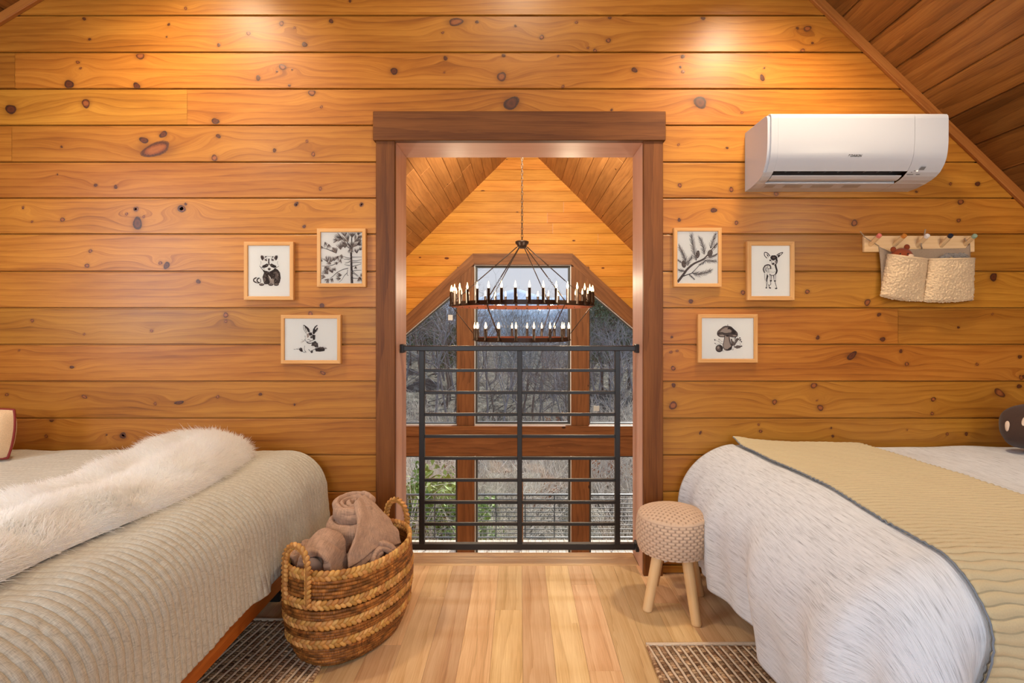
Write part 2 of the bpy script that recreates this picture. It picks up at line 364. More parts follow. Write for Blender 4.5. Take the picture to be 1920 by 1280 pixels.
def roofR(x): return 2.83-(x-1.423)*0.966          # underside of the right slope at the door wall
def roofL(x): return 2.80+(x+2.39)*0.60
Z0w = CAM_Z-(1059.5-VY)*YW/F                       # first joint at or below the floor
Z0w = CAM_Z-(1060-VY)*YW/F
joints = [CAM_Z-(y-VY)*YW/F for y in (854,785,716,647,578.5,510,440,372.5,305,236,167.5,99,30)]
zs = [joints[0]-PH*k for k in range(5, 0, -1)]+joints+[joints[-1]+PH*k for k in range(1, 9)]
BUTT = {15: [(28-VX)*.00263], 14: [(351-VX)*.00263], 13: [(22-VX)*.00263], 8: [(1684-VX)*.00263]}
def board(mb, x0, x1, z0, z1, y, rnd, off, sgn=1, cell=0.011, knots=True, dy=0.0):
    """one wall board, finely gridded so that the grain can flow around its knots"""
    nx = max(2, int((x1-x0)/cell)+1); xs = np.linspace(x0, x1, nx); h = z1-z0
    sec = [(0.0, .014), (0.0048, .014), (0.0062, .003), (0.0080, 0)]
    zz = [s[0] for s in sec]+list(np.linspace(.008, h-.0075, max(3, int(h/0.0095)))[1:-1])+[h-.0075, h-.0030, h-.0012, h]
    yy = [s[1] for s in sec]+[0]*(len(zz)-8)+[0, 0, .0009, .0034]
    zz = np.array(zz)+z0; yy = y+sgn*np.array(yy)+dy
    X, Z = np.meshgrid(xs, zz, indexing='ij'); Y = np.broadcast_to(yy, X.shape)
    u = X+off; v = Z.copy(); halo = np.zeros_like(X)
    v = v+0.012*vnoise(X*1.3+off, Z*0+rnd*50, 3)
    if knots:
        near = KW[(KW[:, 1] > z0-.01) & (KW[:, 1] < z1+.01) & (KW[:, 0] > x0-.1) & (KW[:, 0] < x1+.1)]
        for kx, kz, r, sh in near:
            dx = (X-kx); dz = (Z-kz); L = 0.05+r*3.4; Wd = 0.016+r*1.5
            A = (0.014+r*1.3)*(1 if kz < (z0+z1)/2 else -1)
            v = v+A*np.exp(-(dx/L)**2-(dz/Wd)**2)
            halo = np.maximum(halo, np.exp(-((dx/(sh**.5)/(r*1.25))**2+(dz*(sh**.5)/(r*1.2))**2)**1.3)*.9)
    wd = np.stack([u, v+rnd*2.3, np.full_like(X, rnd)], -1)
    mb.add(np.stack([X, Y, Z], -1), grid_faces(nx, len(zz), flip=(sgn < 0)), 0, wd=wd, halo=halo.ravel())
DX0, DX1, DZ1 = (742-VX)*YW/F, (1206-VX)*YW/F, CAM_Z+(VY-266)*YW/F
XL, XR = -3.25, 3.3
mb = MB()
for i in range(len(zs)-1):
    z0, z1 = zs[i], zs[i+1]
    if z1 < 0.0: continue
    zz0 = max(z0, 0.0)
    xl = max(XL, (z0-2.80)/0.60-2.39); xr = min(XR, 1.423+(2.83-z0)/0.966)
    if xr-xl < .1: continue
    cuts = [xl]+[c for c in BUTT.get(i, []) if xl < c < xr]+[]+[xr]
    cuts = sorted(c for c in cuts if xl <= c <= xr)
    for a, b in zip(cuts[:-1], cuts[1:]):
        rnd = random.random(); off = random.random()*9
        segs = [(a, b)]
        if zz0 < DZ1-0.005: segs = [(a, min(b, DX0-.03)), (max(a, DX1+.03), b)]
        for (p, q) in segs:
            if q-p > 0.02: board(mb, p+.0006, q-.0006, zz0, z1, YW, rnd if p < 0 else (rnd*3.3) % 1, off)
# knot faces
for kx, kz, r, sh in KW:
    if DX0-.05 < kx < DX1+.05 and kz < DZ1: continue
    i = max(j for j in range(len(zs)) if zs[j] <= kz); z0, z1 = zs[i]+.006, zs[i+1]-.006
    n = 18; a = r*sh**.5; b = r/sh**.5; th = np.arange(n)/n*2*PI; tilt = random.uniform(-.6, .6) if sh != 1 else 0
    V = [(kx, YW-.0006, min(max(kz, z0), z1))]; wdl = [(0, random.random(), 0)]
    for fr in (.55, 1.0):
        wob = 1+0.12*np.sin(th*2+random.random()*6)+0.07*np.sin(th*3+random.random()*6)
        ex = a*fr*wob*np.cos(th); ez = b*fr*wob*np.sin(th)
        xx = kx+ex*math.cos(tilt)-ez*math.sin(tilt); z_ = np.clip(kz+ex*math.sin(tilt)+ez*math.cos(tilt), z0, z1)
        V += [(xx[k], YW-.0006 if fr < 1 else YW-.0003, z_[k]) for k in range(n)]; wdl += [(fr, wdl[0][1], 0)]*n
    f = [[0, 1+k, 1+(k+1) % n] for k in range(n)]; f4 = [[1+k, 1+n+k, 1+n+(k+1) % n, 1+(k+1) % n] for k in range(n)]
    mb.add(V, [q[::-1] for q in f]+[q[::-1] for q in f4], 1, wd=wdl)
# core of the wall and its far face
YB = 2.87
for (a, b, c, d) in ((XL, DX0-.02, 0, 4.0), (DX1+.02, XR, 0, 4.0), (DX0-.02, DX1+.02, DZ1+.02, 4.2)):
    v = []
    pts = []
    def zt(x): return min(roofL(x), roofR(x)+0.0)-.0
    xs = np.linspace(a, b, 20); top = [max(c+.02, zt(x)) for x in xs]
    for y in (YW+.013, YB-.012):
        for x, t_ in zip(xs, top): v.append((x, y, c)); v.append((x, y, t_))
    n = len(xs); f = []
    for k in range(n-1):
        o0 = 2*k; f.append([o0, o0+2, o0+3, o0+1]); o1 = 2*n+2*k; f.append([o1, o1+1, o1+3, o1+2]); f.append([o0+1, o0+3, o1+3, o1+1]); f.append([o0, o1, o1+2, o0+2])
    f.append([0, 1, 2*n+1, 2*n]); f.append([2*n-2, 4*n-2, 4*n-1, 2*n-1])
    mb.add(v, f, 0, wd=wdbox(np.array(v), 0))
tag(mb.build('wall_front', [M_pine, M_knot]), kind='structure')
mb = MB()
for i in range(-17, 24):
    z0 = i*PH; z1 = z0+PH
    if z0 > 4.2: break
    hw = min(3.9, (4.26-z0)/.99)
    segs = [(-hw+.05, hw+.05)]
    if z1 > 0 and z0 < DZ1: segs = [(-hw+.05, DX0-.02), (DX1+.02, hw+.05)]
    for a, b in segs: board(mb, a, b, z0, z1, YB, random.random(), random.random()*9, -1, 0.4, False)
tag(mb.build('wall_loft_side', M_pine2), kind='structure')

# ------------------------------------------------------------------ doorway lining and casings
def lining(x0, x1, z0, z1, ax, name):
    mb = MB(); box(mb, x0, x1, YW-.012, YB+.004, z0, z1, .0015, 0, ax); tag(mb.build(name, M_jamb), kind='structure')
lining(DX0-.02, DX0, 0, DZ1+.02, 2, 'trim_1'); lining(DX1, DX1+.02, 0, DZ1+.02, 2, 'trim_2'); lining(DX0-.0, DX1+.0, DZ1, DZ1+.02, 0, 'trim_3')
def casing(px0, px1, py0, py1, y0, ax, name, z0=None):
    a = W(px0, py1, y0); b = W(px1, py0, y0)
    mb = MB(); box(mb, a[0], b[0], y0, YW+.004, a[2] if z0 is None else z0, b[2], .003, 0, ax); tag(mb.build(name, M_trim), kind='structure')
casing(704.5, 740.5, 263, 0, 2.606, 2, 'trim_4', 0.0); casing(1207, 1243.5, 263, 0, 2.606, 2, 'trim_5', 0.0)
casing(699, 1248.5, 208, 263, 2.594, 0, 'trim_6')
# trim following the roof slopes on the wall
mb = MB(); p = Vector((1.423-.6, YW-.010, 2.83+.6*.966)); q = Vector((XR, YW-.010, roofR(XR)))
nrm = Vector((.966, 0, 1)).normalized()*.022
beam(mb, p+nrm, q+nrm, .022, .044, .003); tag(mb.build('trim_7', M_trim2), kind='structure')
mb = MB(); p = Vector((-3.25, YW-.010, roofL(-3.25))); q = Vector((-1.0, YW-.010, roofL(-1.0))); nrm = Vector((-.6, 0, 1)).normalized()*.022
beam(mb, p+nrm, q+nrm, .022, .044, .003); tag(mb.build('trim_8', M_trim2), kind='structure')

# ------------------------------------------------------------------ sloped ceilings
def slope_boards(mb, x0, x1, zf, ya, yb, wbd=PH, thick=.02, name=None):
    """boards laid along y on the plane z = zf(x), lifted by 0.045 so that the trim covers the joint"""
    dz = zf(1.0)-zf(0.0); L = math.hypot(1, dz); n = int((x1-x0)*L/wbd)+1
    for k in range(n):
        a = x0+k*wbd/L; b = a+wbd/L
        up = Vector((-dz, 0, 1)).normalized()
        y = ya
        while y < yb-.01:
            ln = random.uniform(1.6, 3.4); ye = min(yb, y+ln)
            if yb-ye < .5: ye = yb
            c = Vector(((a+b)/2, y+.0008, zf((a+b)/2))); d = Vector(((a+b)/2, ye-.0008, zf((a+b)/2)))
            beam(mb, c+up*thick/2, d+up*thick/2, wbd-.002, thick, .006, 0, up=up); y = ye
rid = (4.21, )
mb = MB(); slope_boards(mb, 0.02, 3.35, lambda x: roofR(x)+.056, -2.7, YW+.0)
tag(mb.build('ceiling_right', M_ceil), kind='structure')
mb = MB(); slope_boards(mb, -3.3, -.02, lambda x: roofL(x)+.05, -2.7, YW+.0)
tag(mb.build('ceiling_left', M_ceil), kind='structure')
mb = MB(); slope_boards(mb, 0.05, 4.0, lambda x: 4.26-.99*(x-.05), YB, 9.0)
tag(mb.build('ceiling_great_room_right', M_ceil2), kind='structure')
mb = MB(); slope_boards(mb, -3.9, 0.05, lambda x: 4.26+.99*(x-.05), YB, 9.0)
tag(mb.build('ceiling_great_room_left', M_ceil2), kind='structure')
# roof deck over all, closing the joints
mb = MB()
for (x0, x1, zf, y0, y1) in ((0.0, 3.6, lambda x: roofR(x)+.10, -2.9, YB-.02), (-3.6, .0, lambda x: roofL(x)+.09, -2.9, YB-.02),
                             (0.05, 4.3, lambda x: 4.26-.99*(x-.05)+.05, YB-.1, 9.3), (-4.2, .05, lambda x: 4.26+.99*(x-.05)+.05, YB-.1, 9.3)):
    dz = zf(1)-zf(0); up = Vector((-dz, 0, 1)).normalized(); c = (x0+x1)/2
    beam(mb, Vector((c, y0, zf(c)))+up*.05, Vector((c, y1, zf(c)))+up*.05, (x1-x0)*math.hypot(1, dz), .1, 0, 0, up=up)
tag(mb.build('roof_deck', plain('roof_felt', lin(50, 46, 44), .8)), kind='structure')
# gable piece closing between bedroom roof and great room roof
mb = MB(); v = [(XL, YB-.03, 0), (XR, YB-.03, 0)]
# ------------------------------------------------------------------ bedroom walls out of sight and the floor
def slab(name, x0, x1, y0, y1, z0, z1, mat):
    mb = MB(); box(mb, x0, x1, y0, y1, z0, z1, .001); return tag(mb.build(name, mat), kind='structure')
slab('wall_left', XL-.12, XL, -2.7, YW, 0, roofL(XL)+.06, M_pine2)
slab('wall_right', XR, XR+.12, -2.7, YW, 0, roofR(XR)+.06, M_pine2)
slab('wall_rear', XL, XR, -2.75, -2.65, 0, 4.2, plain('white_bounce_paint', lin(232, 232, 230), .7))  # unseen wall, white chosen to bounce neutral light
mb = MB(); bw = 0.1165; x = XL
while x < XR:
    y = -2.65-random.random()
    while y < 2.72:
        ln = random.uniform(.55, 1.5); ye = min(2.722, y+ln)
        if 2.722-ye < .2: ye = 2.722
        if ye > -2.65: box(mb, x+.0003, x+bw-.0003, max(y, -2.65)+.0003, ye-.0003, -.02, 0, .0007, 0, 1)
        y = ye
    x += bw
box(mb, DX0, DX1, 2.7225, YB+.012, -.02, 0.0005, .002, 0, 0, r=.35)
tag(mb.build('floor', M_oak), kind='structure')
slab('loft_slab', XL, XR, -2.7, YB-.01, -.32, -.021, M_trim)
# ------------------------------------------------------------------ great room
GF = -3.1
mb = MB(); x = -3.9
while x < 3.9:
    y = YB
    while y < 8.8:
        ye = min(8.8, y+random.uniform(.9, 1.8)); box(mb, x+.0005, x+.1395, y, ye-.0005, GF-.02, GF, .001, 0, 1); y = ye
    x += .14
tag(mb.build('floor_great_room', M_oak), kind='structure')
for nm, a, b in (('wall_great_room_left', -4.02, -3.9), ('wall_great_room_right', 3.98, 4.1)):
    mb = MB()
    zz = GF
    while zz < .42:
        box(mb, a, b, YB, 9.0, zz, min(zz+PH-.001, .5), .004, 0, 1); zz += PH
    tag(mb.build(nm, M_pine2), kind='structure')
YG = 8.8
def wx(px): return (px-VX)*YG/F
def wz(py): return CAM_Z-(py-VY)*YG/F
OT = wz(476); XA, XB = wx(887), wx(1073); SL = 0.93
def outl(z): return XA-(OT-z)/SL
def outr(z): return XB+(OT-z)/SL
mb = MB(); z = wz(797)-2*PH; zc = z
PG = .176
z = OT-6*PG-.02
for k in range(22):
    z0 = z+k*PG; z1 = z0+PG
    hw = (4.26-z0)/.99
    if hw < .08: break
    if z0 >= OT-.05: segs = [(.05-hw, .05+hw)]
    else:
        zt_ = min(z1, OT); segs = [(.05-min(hw, 3.95), outl(zt_)+.03), (outr(zt_)-.03, .05+min(hw, 3.95))]
    for a, b in segs:
        while b-a > .02:
            c = min(b, a+random.uniform(1.6, 3.0)); c = b if b-c < .4 else c
            board(mb, a, c-.001, z0, z1, YG, random.random(), random.random()*9, 1, .3, False); a = c
tag(mb.build('wall_far', M_pine2), kind='structure')
slab('wall_far_left', -3.95, -3.2, YG, YG+.15, GF, 1.5, M_pine2); slab('wall_far_right', 3.3, 4.0, YG, YG+.15, GF, 1.5, M_pine2)
# timber framing of the windows: sloped heads, top head, posts, beam
def timber(name, prims, mat=M_post):
    mb = MB()
    for pr in prims: pr(mb)
    return tag(mb.build(name, mat), kind='structure')
y0f, y1f = YG-.05, YG+.16
def poly_prism(mb, pts, y0, y1, ax=0, m=0):
    n = len(pts); V = [(p[0], y0, p[1]) for p in pts]+[(p[0], y1, p[1]) for p in pts]
    f = [list(range(n)), list(range(n, 2*n))[::-1]]+[[i, i+n, (i+1) % n+n, (i+1) % n] for i in range(n)]
    V = np.array(V)
    if ax == 'd':
        d = np.array(pts[1])-np.array(pts[0]); d = d/np.linalg.norm(d); u = V[:, 0]*d[0]+V[:, 2]*d[1]; v = -V[:, 0]*d[1]+V[:, 2]*d[0]+V[:, 1]
        r = random.random(); wd = np.stack([u, v+r*3, np.full(len(V), r)], 1)
    else: wd = wdbox(V, ax)
    mb.add(V, f, m, wd=wd)
HT = wz(496)
ia0, ia1 = (wx(857.5), wz(543)), (-3.3, wz(543)-(wx(857.5)+3.3)*.85)
ib0, ib1 = (wx(1104), wz(544)), (3.4, wz(544)-(3.4-wx(1104))*.85)
timber('trim_9', [lambda mb: poly_prism(mb, [(outl(OT-3.4), OT-3.4), (XA, OT), (wx(889), HT), (wx(857.5), wz(524)), ia0, ia1], y0f, y1f, 'd')])
timber('trim_10', [lambda mb: poly_prism(mb, [(XB, OT), (outr(OT-3.4), OT-3.4), ib1, ib0, (wx(1104), wz(524)), (wx(1071), HT)], y0f, y1f, 'd')])
timber('trim_11', [lambda mb: poly_prism(mb, [(XA, OT), (XB, OT), (wx(1071), HT), (wx(889), HT)], y0f-.004, y1f, 0)])
for nm, a, b in (('trim_12', 857.5, 889), ('trim_13', 1071, 1104)):
    timber(nm, [lambda mb: box(mb, wx(a), wx(b), y0f+.01, y1f, wz(797), wz(500), .004, 0, 2)])
    timber(nm+'_low', [lambda mb: box(mb, wx(a+.5), wx(b+.5), y0f+.01, y1f, GF, wz(854), .004, 0, 2)])
timber('trim_14', [lambda mb: box(mb, -3.3, 3.4, y0f-.01, y1f, wz(853), wz(815), .004, 0, 0, r=.3), lambda mb: box(mb, -3.3, 3.4, y0f-.035, y1f, wz(815), wz(797), .004, 0, 0, r=.6)])
M_wf = plain('dark_grey_window_frame', lin(58, 62, 66), .4); M_vinyl = plain('white_sill', lin(225, 228, 232), .4)
def window(name, pts, fr=.045, white=True):
    """one window: frame following the outline pts (x, z), one pane"""
    pts = [np.array(p, float) for p in pts]; n = len(pts); c = sum(pts)/n
    def inset(d):
        out = []
        for i in range(n):
            p0, p1, p2 = pts[i-1], pts[i], pts[(i+1) % n]
            e1 = p1-p0; e2 = p2-p1; e1 = e1/np.linalg.norm(e1); e2 = e2/np.linalg.norm(e2)
            n1 = np.array([-e1[1], e1[0]]); n2 = np.array([-e2[1], e2[0]])
            if n1.dot(c-p1) < 0: n1 = -n1
            if n2.dot(c-p1) < 0: n2 = -n2
            b = n1+n2; b = b/np.linalg.norm(b); out.append(p1+b*d/max(.3, b.dot(n1)))
        return out
    a, b, e = inset(0), inset(fr), inset(.012)
    o = thing(name, (c[0], YG, c[1]), None, None); o['kind'] = 'structure'
    def ring(A, B, ya, yb, mat, nm):
        mb = MB(); V = []
        for P, y in ((A, ya), (B, ya), (B, yb), (A, yb)): V += [(p[0], y, p[1]) for p in P]
        f = []
        for k in range(4):
            k2 = (k+1) % 4
            for i in range(n): j = (i+1) % n; f.append([k*n+i, k*n+j, k2*n+j, k2*n+i])
        mb.add(V, f); return mb.build(nm, mat, o)
    ring(e, b, YG+.06, YG+.12, M_wf, 'window_frame')
    if white: ring(a, e, YG+.02, YG+.12, M_vinyl, 'window_sill')
    g = inset(fr-.01); mb = MB(); mb.add([(p[0], YG+.09, p[1]) for p in g], [list(range(n))]); mb.build('glass', M_glass, o)
    o['kind'] = 'structure'
B0 = wz(797)
window('window_1', [(wx(889.5), B0), (wx(1071), B0), (wx(1071), HT), (wx(889.5), HT)])
window('window_2', [(-3.2, B0), (wx(857.5), B0), ia0, (-3.2, ia0[1]-(wx(857.5)+3.2)*.85)], .03)
window('window_3', [(wx(1104), B0), (3.3, B0), (3.3, ib0[1]-(3.3-wx(1104))*.85), ib0], .03)
B1 = wz(853.5)
window('window_4', [(wx(890), GF), (wx(1071.5), GF), (wx(1071.5), B1), (wx(890), B1)])
window('window_5', [(-3.2, GF), (wx(858), GF), (wx(858), B1), (-3.2, B1)], .04, False)
window('window_6', [(wx(1104.5), GF), (3.3, GF), (3.3, B1), (wx(1104.5), B1)], .04, False)
mb = MB(); box(mb, wx(839), wx(847.5), YG+.084, YG+.087, wz(600), wz(590), .0003)
tag(mb.build('window_sticker', plain('white_sticker', lin(220, 226, 230), .5)), 'small white square sticker on the left upper window pane', 'sticker')
mb = MB(); box(mb, wx(1114), wx(1125), YG+.084, YG+.087, wz(772), wz(762), .0003)
tag(mb.build('window_sticker', plain('grey_sticker', lin(190, 200, 206), .5)), 'small pale sticker low on the right upper window pane', 'sticker')
# ------------------------------------------------------------------ guard railing in the doorway
YR = 2.74
def rx(px): return (px-VX)*YR/F
def rz(py): return CAM_Z-(py-VY)*YR/F
R_ = thing('guard_railing', (0, YR, 0.08), 'black steel guard railing spanning the doorway over the drop', 'railing')
def rpart(name, x0, x1, z0, z1, d, b=.002):
    mb = MB(); box(mb, x0, x1, YR-d/2, YR+d/2, z0, z1, b); return mb.build(name, M_black, R_)
rpart('top_rail', rx(758), rx(1191), rz(657.5), rz(648), .045, .003)
rpart('bottom_rail', DX0+.02, DX1-.02, rz(1029), rz(1017.5), .03)
for a, b in ((786.5, 796.5), (969.8, 979), (1152.6, 1162)): rpart('post', rx(a), rx(b), rz(1018), rz(657), .03)
for y in (694.2, 735.6, 776.6, 817.6, 858.6, 899.6, 941, 981.8):
    mb = MB(); h = .0075
    box(mb, rx(796), rx(1153), YR-.008, YR+.008, rz(y)-h, rz(y)+h, .0015); mb.build('crossbar', M_black, R_)
for x0, x1 in ((DX0, rx(759)), (rx(1190), DX1)):
    for (a, b) in ((661, 645), (1031, 1015)):
        mb = MB(); box(mb, x0+.001, x1+.0, YR-.026, YR+.026, rz(a), rz(b), .002); mb.build('wall_bracket', M_black, R_)
# ------------------------------------------------------------------ fabrics
def fabric(name, col, kind, rough=0.9):
    t = NT(name); uv = t.n('UVMap', uv_map='uv').outputs[0] if kind != 'obj' else t.n('TexCoord').outputs['Object']
    s = t.n('SeparateXYZ'); t.put(s.inputs[0], uv); u, v, _ = s.outputs; M = t.math
    if kind == 'streak':      # heathered duvet: grey dashes along v
        st = t.noise(t.comb(M('MULTIPLY', u, 620.0), M('MULTIPLY', v, 17.0), 0.0), 1.0, 3, .65)
        st2 = t.noise(t.comb(M('MULTIPLY', u, 130.0), M('MULTIPLY', v, 6.0), 3.0), 1.0, 2, .5)
        f = M('ADD', M('MULTIPLY', st, .72), M('MULTIPLY', st2, .28))
        c = t.ramp(f, [(0.32, lin(132, 136, 144)), (0.42, lin(196, 200, 206)), (0.50, col), (0.7, lin(238, 241, 246))])
        wv = M('MULTIPLY', M('SINE', M('MULTIPLY', u, 1500.0)), M('SINE', M('MULTIPLY', v, 1500.0)))
        c2 = t.mix(M('MULTIPLY', M('ADD', wv, 1.0), .10), c, (0.3, 0.3, 0.3, 1))
        t.put(t.b.inputs['Base Color'], c2); t.bump(M('ADD', wv, st), 0.25, 0.0012)
    elif kind == 'linen':
        a = t.noise(t.comb(M('MULTIPLY', u, 700.0), M('MULTIPLY', v, 60.0), 0.0), 1.0, 2); b = t.noise(t.comb(M('MULTIPLY', u, 60.0), M('MULTIPLY', v, 700.0), 0.0), 1.0, 2)
        f = M('MULTIPLY', M('ADD', a, b), .5)
        # fine diagonal quilting stitch
        d1 = M('ABSOLUTE', M('SUBTRACT', M('FRACT', M('MULTIPLY', M('ADD', u, M('MULTIPLY', v, .8)), 14.0)), .5))
        st = M('LESS_THAN', d1, .022)
        c = t.ramp(f, [(0.32, tuple(x*.62 for x in col[:3])+(1,)), (0.5, col), (0.68, tuple(min(1, x*1.25) for x in col[:3])+(1,))])
        fr_ = M('FRACT', M('ADD', M('DIVIDE', v, .0262), 0.5)); c = t.mix(M('MULTIPLY', M('LESS_THAN', M('ABSOLUTE', M('SUBTRACT', fr_, .5)), .07), .45), c, tuple(x*.45 for x in col[:3])+(1,))  # shade of the rib valleys put into the colour as dark lines
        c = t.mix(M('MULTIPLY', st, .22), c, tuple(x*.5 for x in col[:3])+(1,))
        t.put(t.b.inputs['Base Color'], c); t.bump(M('SUBTRACT', f, M('MULTIPLY', st, .3)), .3, .002)
    elif kind == 'gauze':
        a = t.noise(t.comb(M('MULTIPLY', u, 400.0), M('MULTIPLY', v, 30.0), 0.0), 1.0, 3); f = M('ADD', M('MULTIPLY', a, .6), M('MULTIPLY', t.noise(t.comb(M('MULTIPLY', u, 60.0), M('MULTIPLY', v, 400.0), 2.0), 1.0, 2), .4))
        t.put(t.b.inputs['Base Color'], t.ramp(f, [(0.3, tuple(x*.6 for x in col[:3])+(1,)), (0.5, col), (0.7, tuple(min(1, x*1.3) for x in col[:3])+(1,))])); t.bump(f, .6, .004)
    else:
        nz = t.noise(uv, 420, 3)
        if kind == 'channel':
            fr_ = M('FRACT', M('ADD', M('DIVIDE', v, .0245), 0.5)); valley_shade = M('LESS_THAN', M('ABSOLUTE', M('SUBTRACT', fr_, .5)), .075); nz = t.noise(t.comb(M('MULTIPLY', u, 300.0), M('MULTIPLY', v, 300.0), 0.0), 1.0, 3); col = t.mix(M('MULTIPLY', valley_shade, .45), col, tuple(x*.42 for x in col[:3])+(1,)); c_ = t.mix(M('MULTIPLY', nz, .35), col, (.25, .22, .17, 1)); t.put(t.b.inputs['Base Color'], c_)  # channel valleys darkened in the colour to stand for crease shade
        else: t.put(t.b.inputs['Base Color'], t.mix(nz, tuple(x*.6 for x in col[:3])+(1,), tuple(min(1, x*1.3) for x in col[:3])+(1,))); t.bump(nz, .5, .003)
    t.b.inputs['Roughness'].default_value = rough; t.b.inputs['Specular IOR Level'].default_value = .2; t.b.inputs['Sheen Weight'].default_value = .15
    return t.m
M_duvet = fabric('heathered_grey_cotton', lin(222, 227, 234), 'streak')
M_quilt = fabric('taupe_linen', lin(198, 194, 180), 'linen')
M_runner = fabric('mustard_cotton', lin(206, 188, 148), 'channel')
M_slate = plain('slate_piping', lin(120, 128, 138), .8)
M_mattress = plain('mattress_ticking', lin(220, 216, 208), .9)

def drape(U, V, top, xf, yn, sx, R, Rn, tuck=0.0, fold=None, lift=None, p=2.6, hem=None):
    """cloth over a bed: U metres in from the foot edge (negative hangs), V metres from the near edge (negative hangs)"""
    du = np.maximum(-U, 0); dv = np.maximum(-V, 0); L = (du**p+dv**p)**(1/p); e = np.hypot(du, dv)+1e-9
    nx, ny = du/e, dv/e; Re = R*(nx**2)+Rn*(ny**2)+1e-6
    th = np.minimum(L/Re, PI/2); out = Re*np.sin(th); drop = Re*(1-np.cos(th)); rem = np.maximum(L-Re*PI/2, 0)
    along = np.where(dv > 0, -np.arctan2(ny, nx+1e-9)*.32-np.maximum(U, 0), V)
    out = out+rem*tuck; drop = drop+rem*math.sqrt(max(0, 1-min(.9, tuck*tuck)))
    if fold is not None: out = out+fold(along, L, rem)
    x = xf+sx*np.maximum(U, 0)-sx*out*nx; y = yn+np.maximum(V, 0)-out*ny; z = top-drop
    if lift is not None: z = z+lift(x, y, L)
    return np.stack([x, y, z], -1)
def cloth(name, P, U, V, mat, parent=None, solid=0.0, flip=False, attr=None):
    mb = MB(); nu, nv = U.shape
    mb.add(P, grid_faces(nu, nv, flip=flip), 0, uv=np.stack([U, V], -1))
    o = mb.build(name, mat, parent, smooth=True)
    if solid:
        s = o.modifiers.new('thickness', 'SOLIDIFY'); s.thickness = solid; s.offset = -1
    return o
def solid_normals(P):
    a = np.gradient(P, axis=0); b = np.gradient(P, axis=1); n = np.cross(a, b); n /= np.linalg.norm(n, axis=-1)[..., None]+1e-12; return n

# ------------------------------------------------------------------ right bed
BR = thing('bed', (1.75, 1.9, 0), 'bed on the right, its mattress hidden under the grey duvet', 'bed')
mb = MB(); box(mb, .99, 2.95, 1.33, 2.57, .30, .585, .05, 0, 0); mb.build('mattress', M_mattress, BR)
mb = MB(); box(mb, 1.0, 2.96, 1.35, 2.56, .18, .295, .01, 0, 0); mb.build('bed_frame', M_bedwood, BR)
for x in (1.03, 2.85):
    for y in (1.4, 2.48):
        mb = MB(); box(mb, x, x+.07, y, y+.07, 0, .18, .004, 0, 2); mb.build('leg', M_bedwood, BR)
def foldR(al, L, rem):
    k = np.clip((L-.18)/.35, 0, 1)**1.3
    cr = np.clip(-al/.15, 0, 1)*np.clip((al+.75)/.2, 0, 1)     # deeper folds round the corner
    f = .026*np.sin(al*15+1.1+1.2*np.sin(al*3.1))+.010*np.sin(al*31+.7)+.012*vnoise(al*6, L*5, 5)
    return k*(f*(1+1.7*cr))-.16*np.maximum(rem-.02, 0)*(1-cr)
def liftR(x, y, L):
    top = np.exp(-(L/.10)**2)
    return (.010*vnoise(x*2.2, y*2.2, 1)+.005*vnoise(x*6, y*5, 2)+.016*np.exp(-((y-2.0)/.5)**2)*np.exp(-((x-1.15)/.3)**2))*1.0*(0.4+.6*top)
us = np.concatenate([np.linspace(-.66, .05, 90), np.linspace(.06, 1.9, 60)]); vs = np.concatenate([np.linspace(-.66, .05, 90), np.linspace(.06, 1.24, 110)])
Ug, Vg = np.meshgrid(us, vs, indexing='ij')
NEAR = 1.345; TOPR = .640
def rbed(U, V, dz=0.0): 
    wav = 1+.05*np.sin(V*5+1)+.04*np.sin(U*6)
    U2 = np.where(U < 0, U*wav, U); V2 = np.where(V < 0, V, V)
    return drape(U2, V2, TOPR, 1.04, NEAR, 1, .265, .17, 0.02, foldR, liftR)
P = rbed(Ug, Vg)
# puffy crown where the down lies, seams and creases
P[..., 2] += .004*np.sin(P[..., 0]*9+P[..., 1]*3)*(Ug > 0)
duvet = cloth('duvet', P, Ug, Vg, M_duvet, None, .018, False)
tag(duvet, 'white and grey heathered duvet draped over the right bed', 'duvet')
# mustard coverlet laid across it, channels running across
ur = np.linspace(.012, .625, 60); nv_ = 60*8
vr = np.linspace(-.60, 1.235, int(1.835/.0245)*8+1)
Ur, Vr = np.meshgrid(ur, vr, indexing='ij')
shift = .018*np.sin(Vr*3.2+.4)+.05*np.maximum(0, Vr-.9)*(1-(Ur/.6))*0-.02*np.exp(-((Vr-.2)/.25)**2)*(1-Ur/.6)
P = rbed(Ur+shift, Vr); N = solid_normals(P); N *= np.sign(N[30, 300, 2])
ch = np.abs(np.sin(PI*(Vr+.003*np.sin(Ur*60+Vr*40))/.0245))**.55
pf = .5+.5*np.cos(Ur*2*PI/.03+2.0*np.sin(Vr*50))
P = P+N*(.010+(.0085)*ch*(0.82+.18*pf))[..., None]
# the corner by the wall stands up a little
P[..., 2] += .022*np.exp(-((Vr-1.235)/.06)**2)*np.exp(-(Ur/.10)**2)
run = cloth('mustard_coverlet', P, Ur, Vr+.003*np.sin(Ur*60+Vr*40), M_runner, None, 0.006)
tag(run, 'mustard quilted coverlet laid across the foot of the grey duvet', 'coverlet')
for j, nm in ((0, 'piping'), (-1, 'piping')):
    e_ = P[j][::4]+np.array([-.002 if j == 0 else .002, 0, -.004]); mb = MB(); tube(mb, e_, .0023, 6); mb.build(nm, M_slate, run)
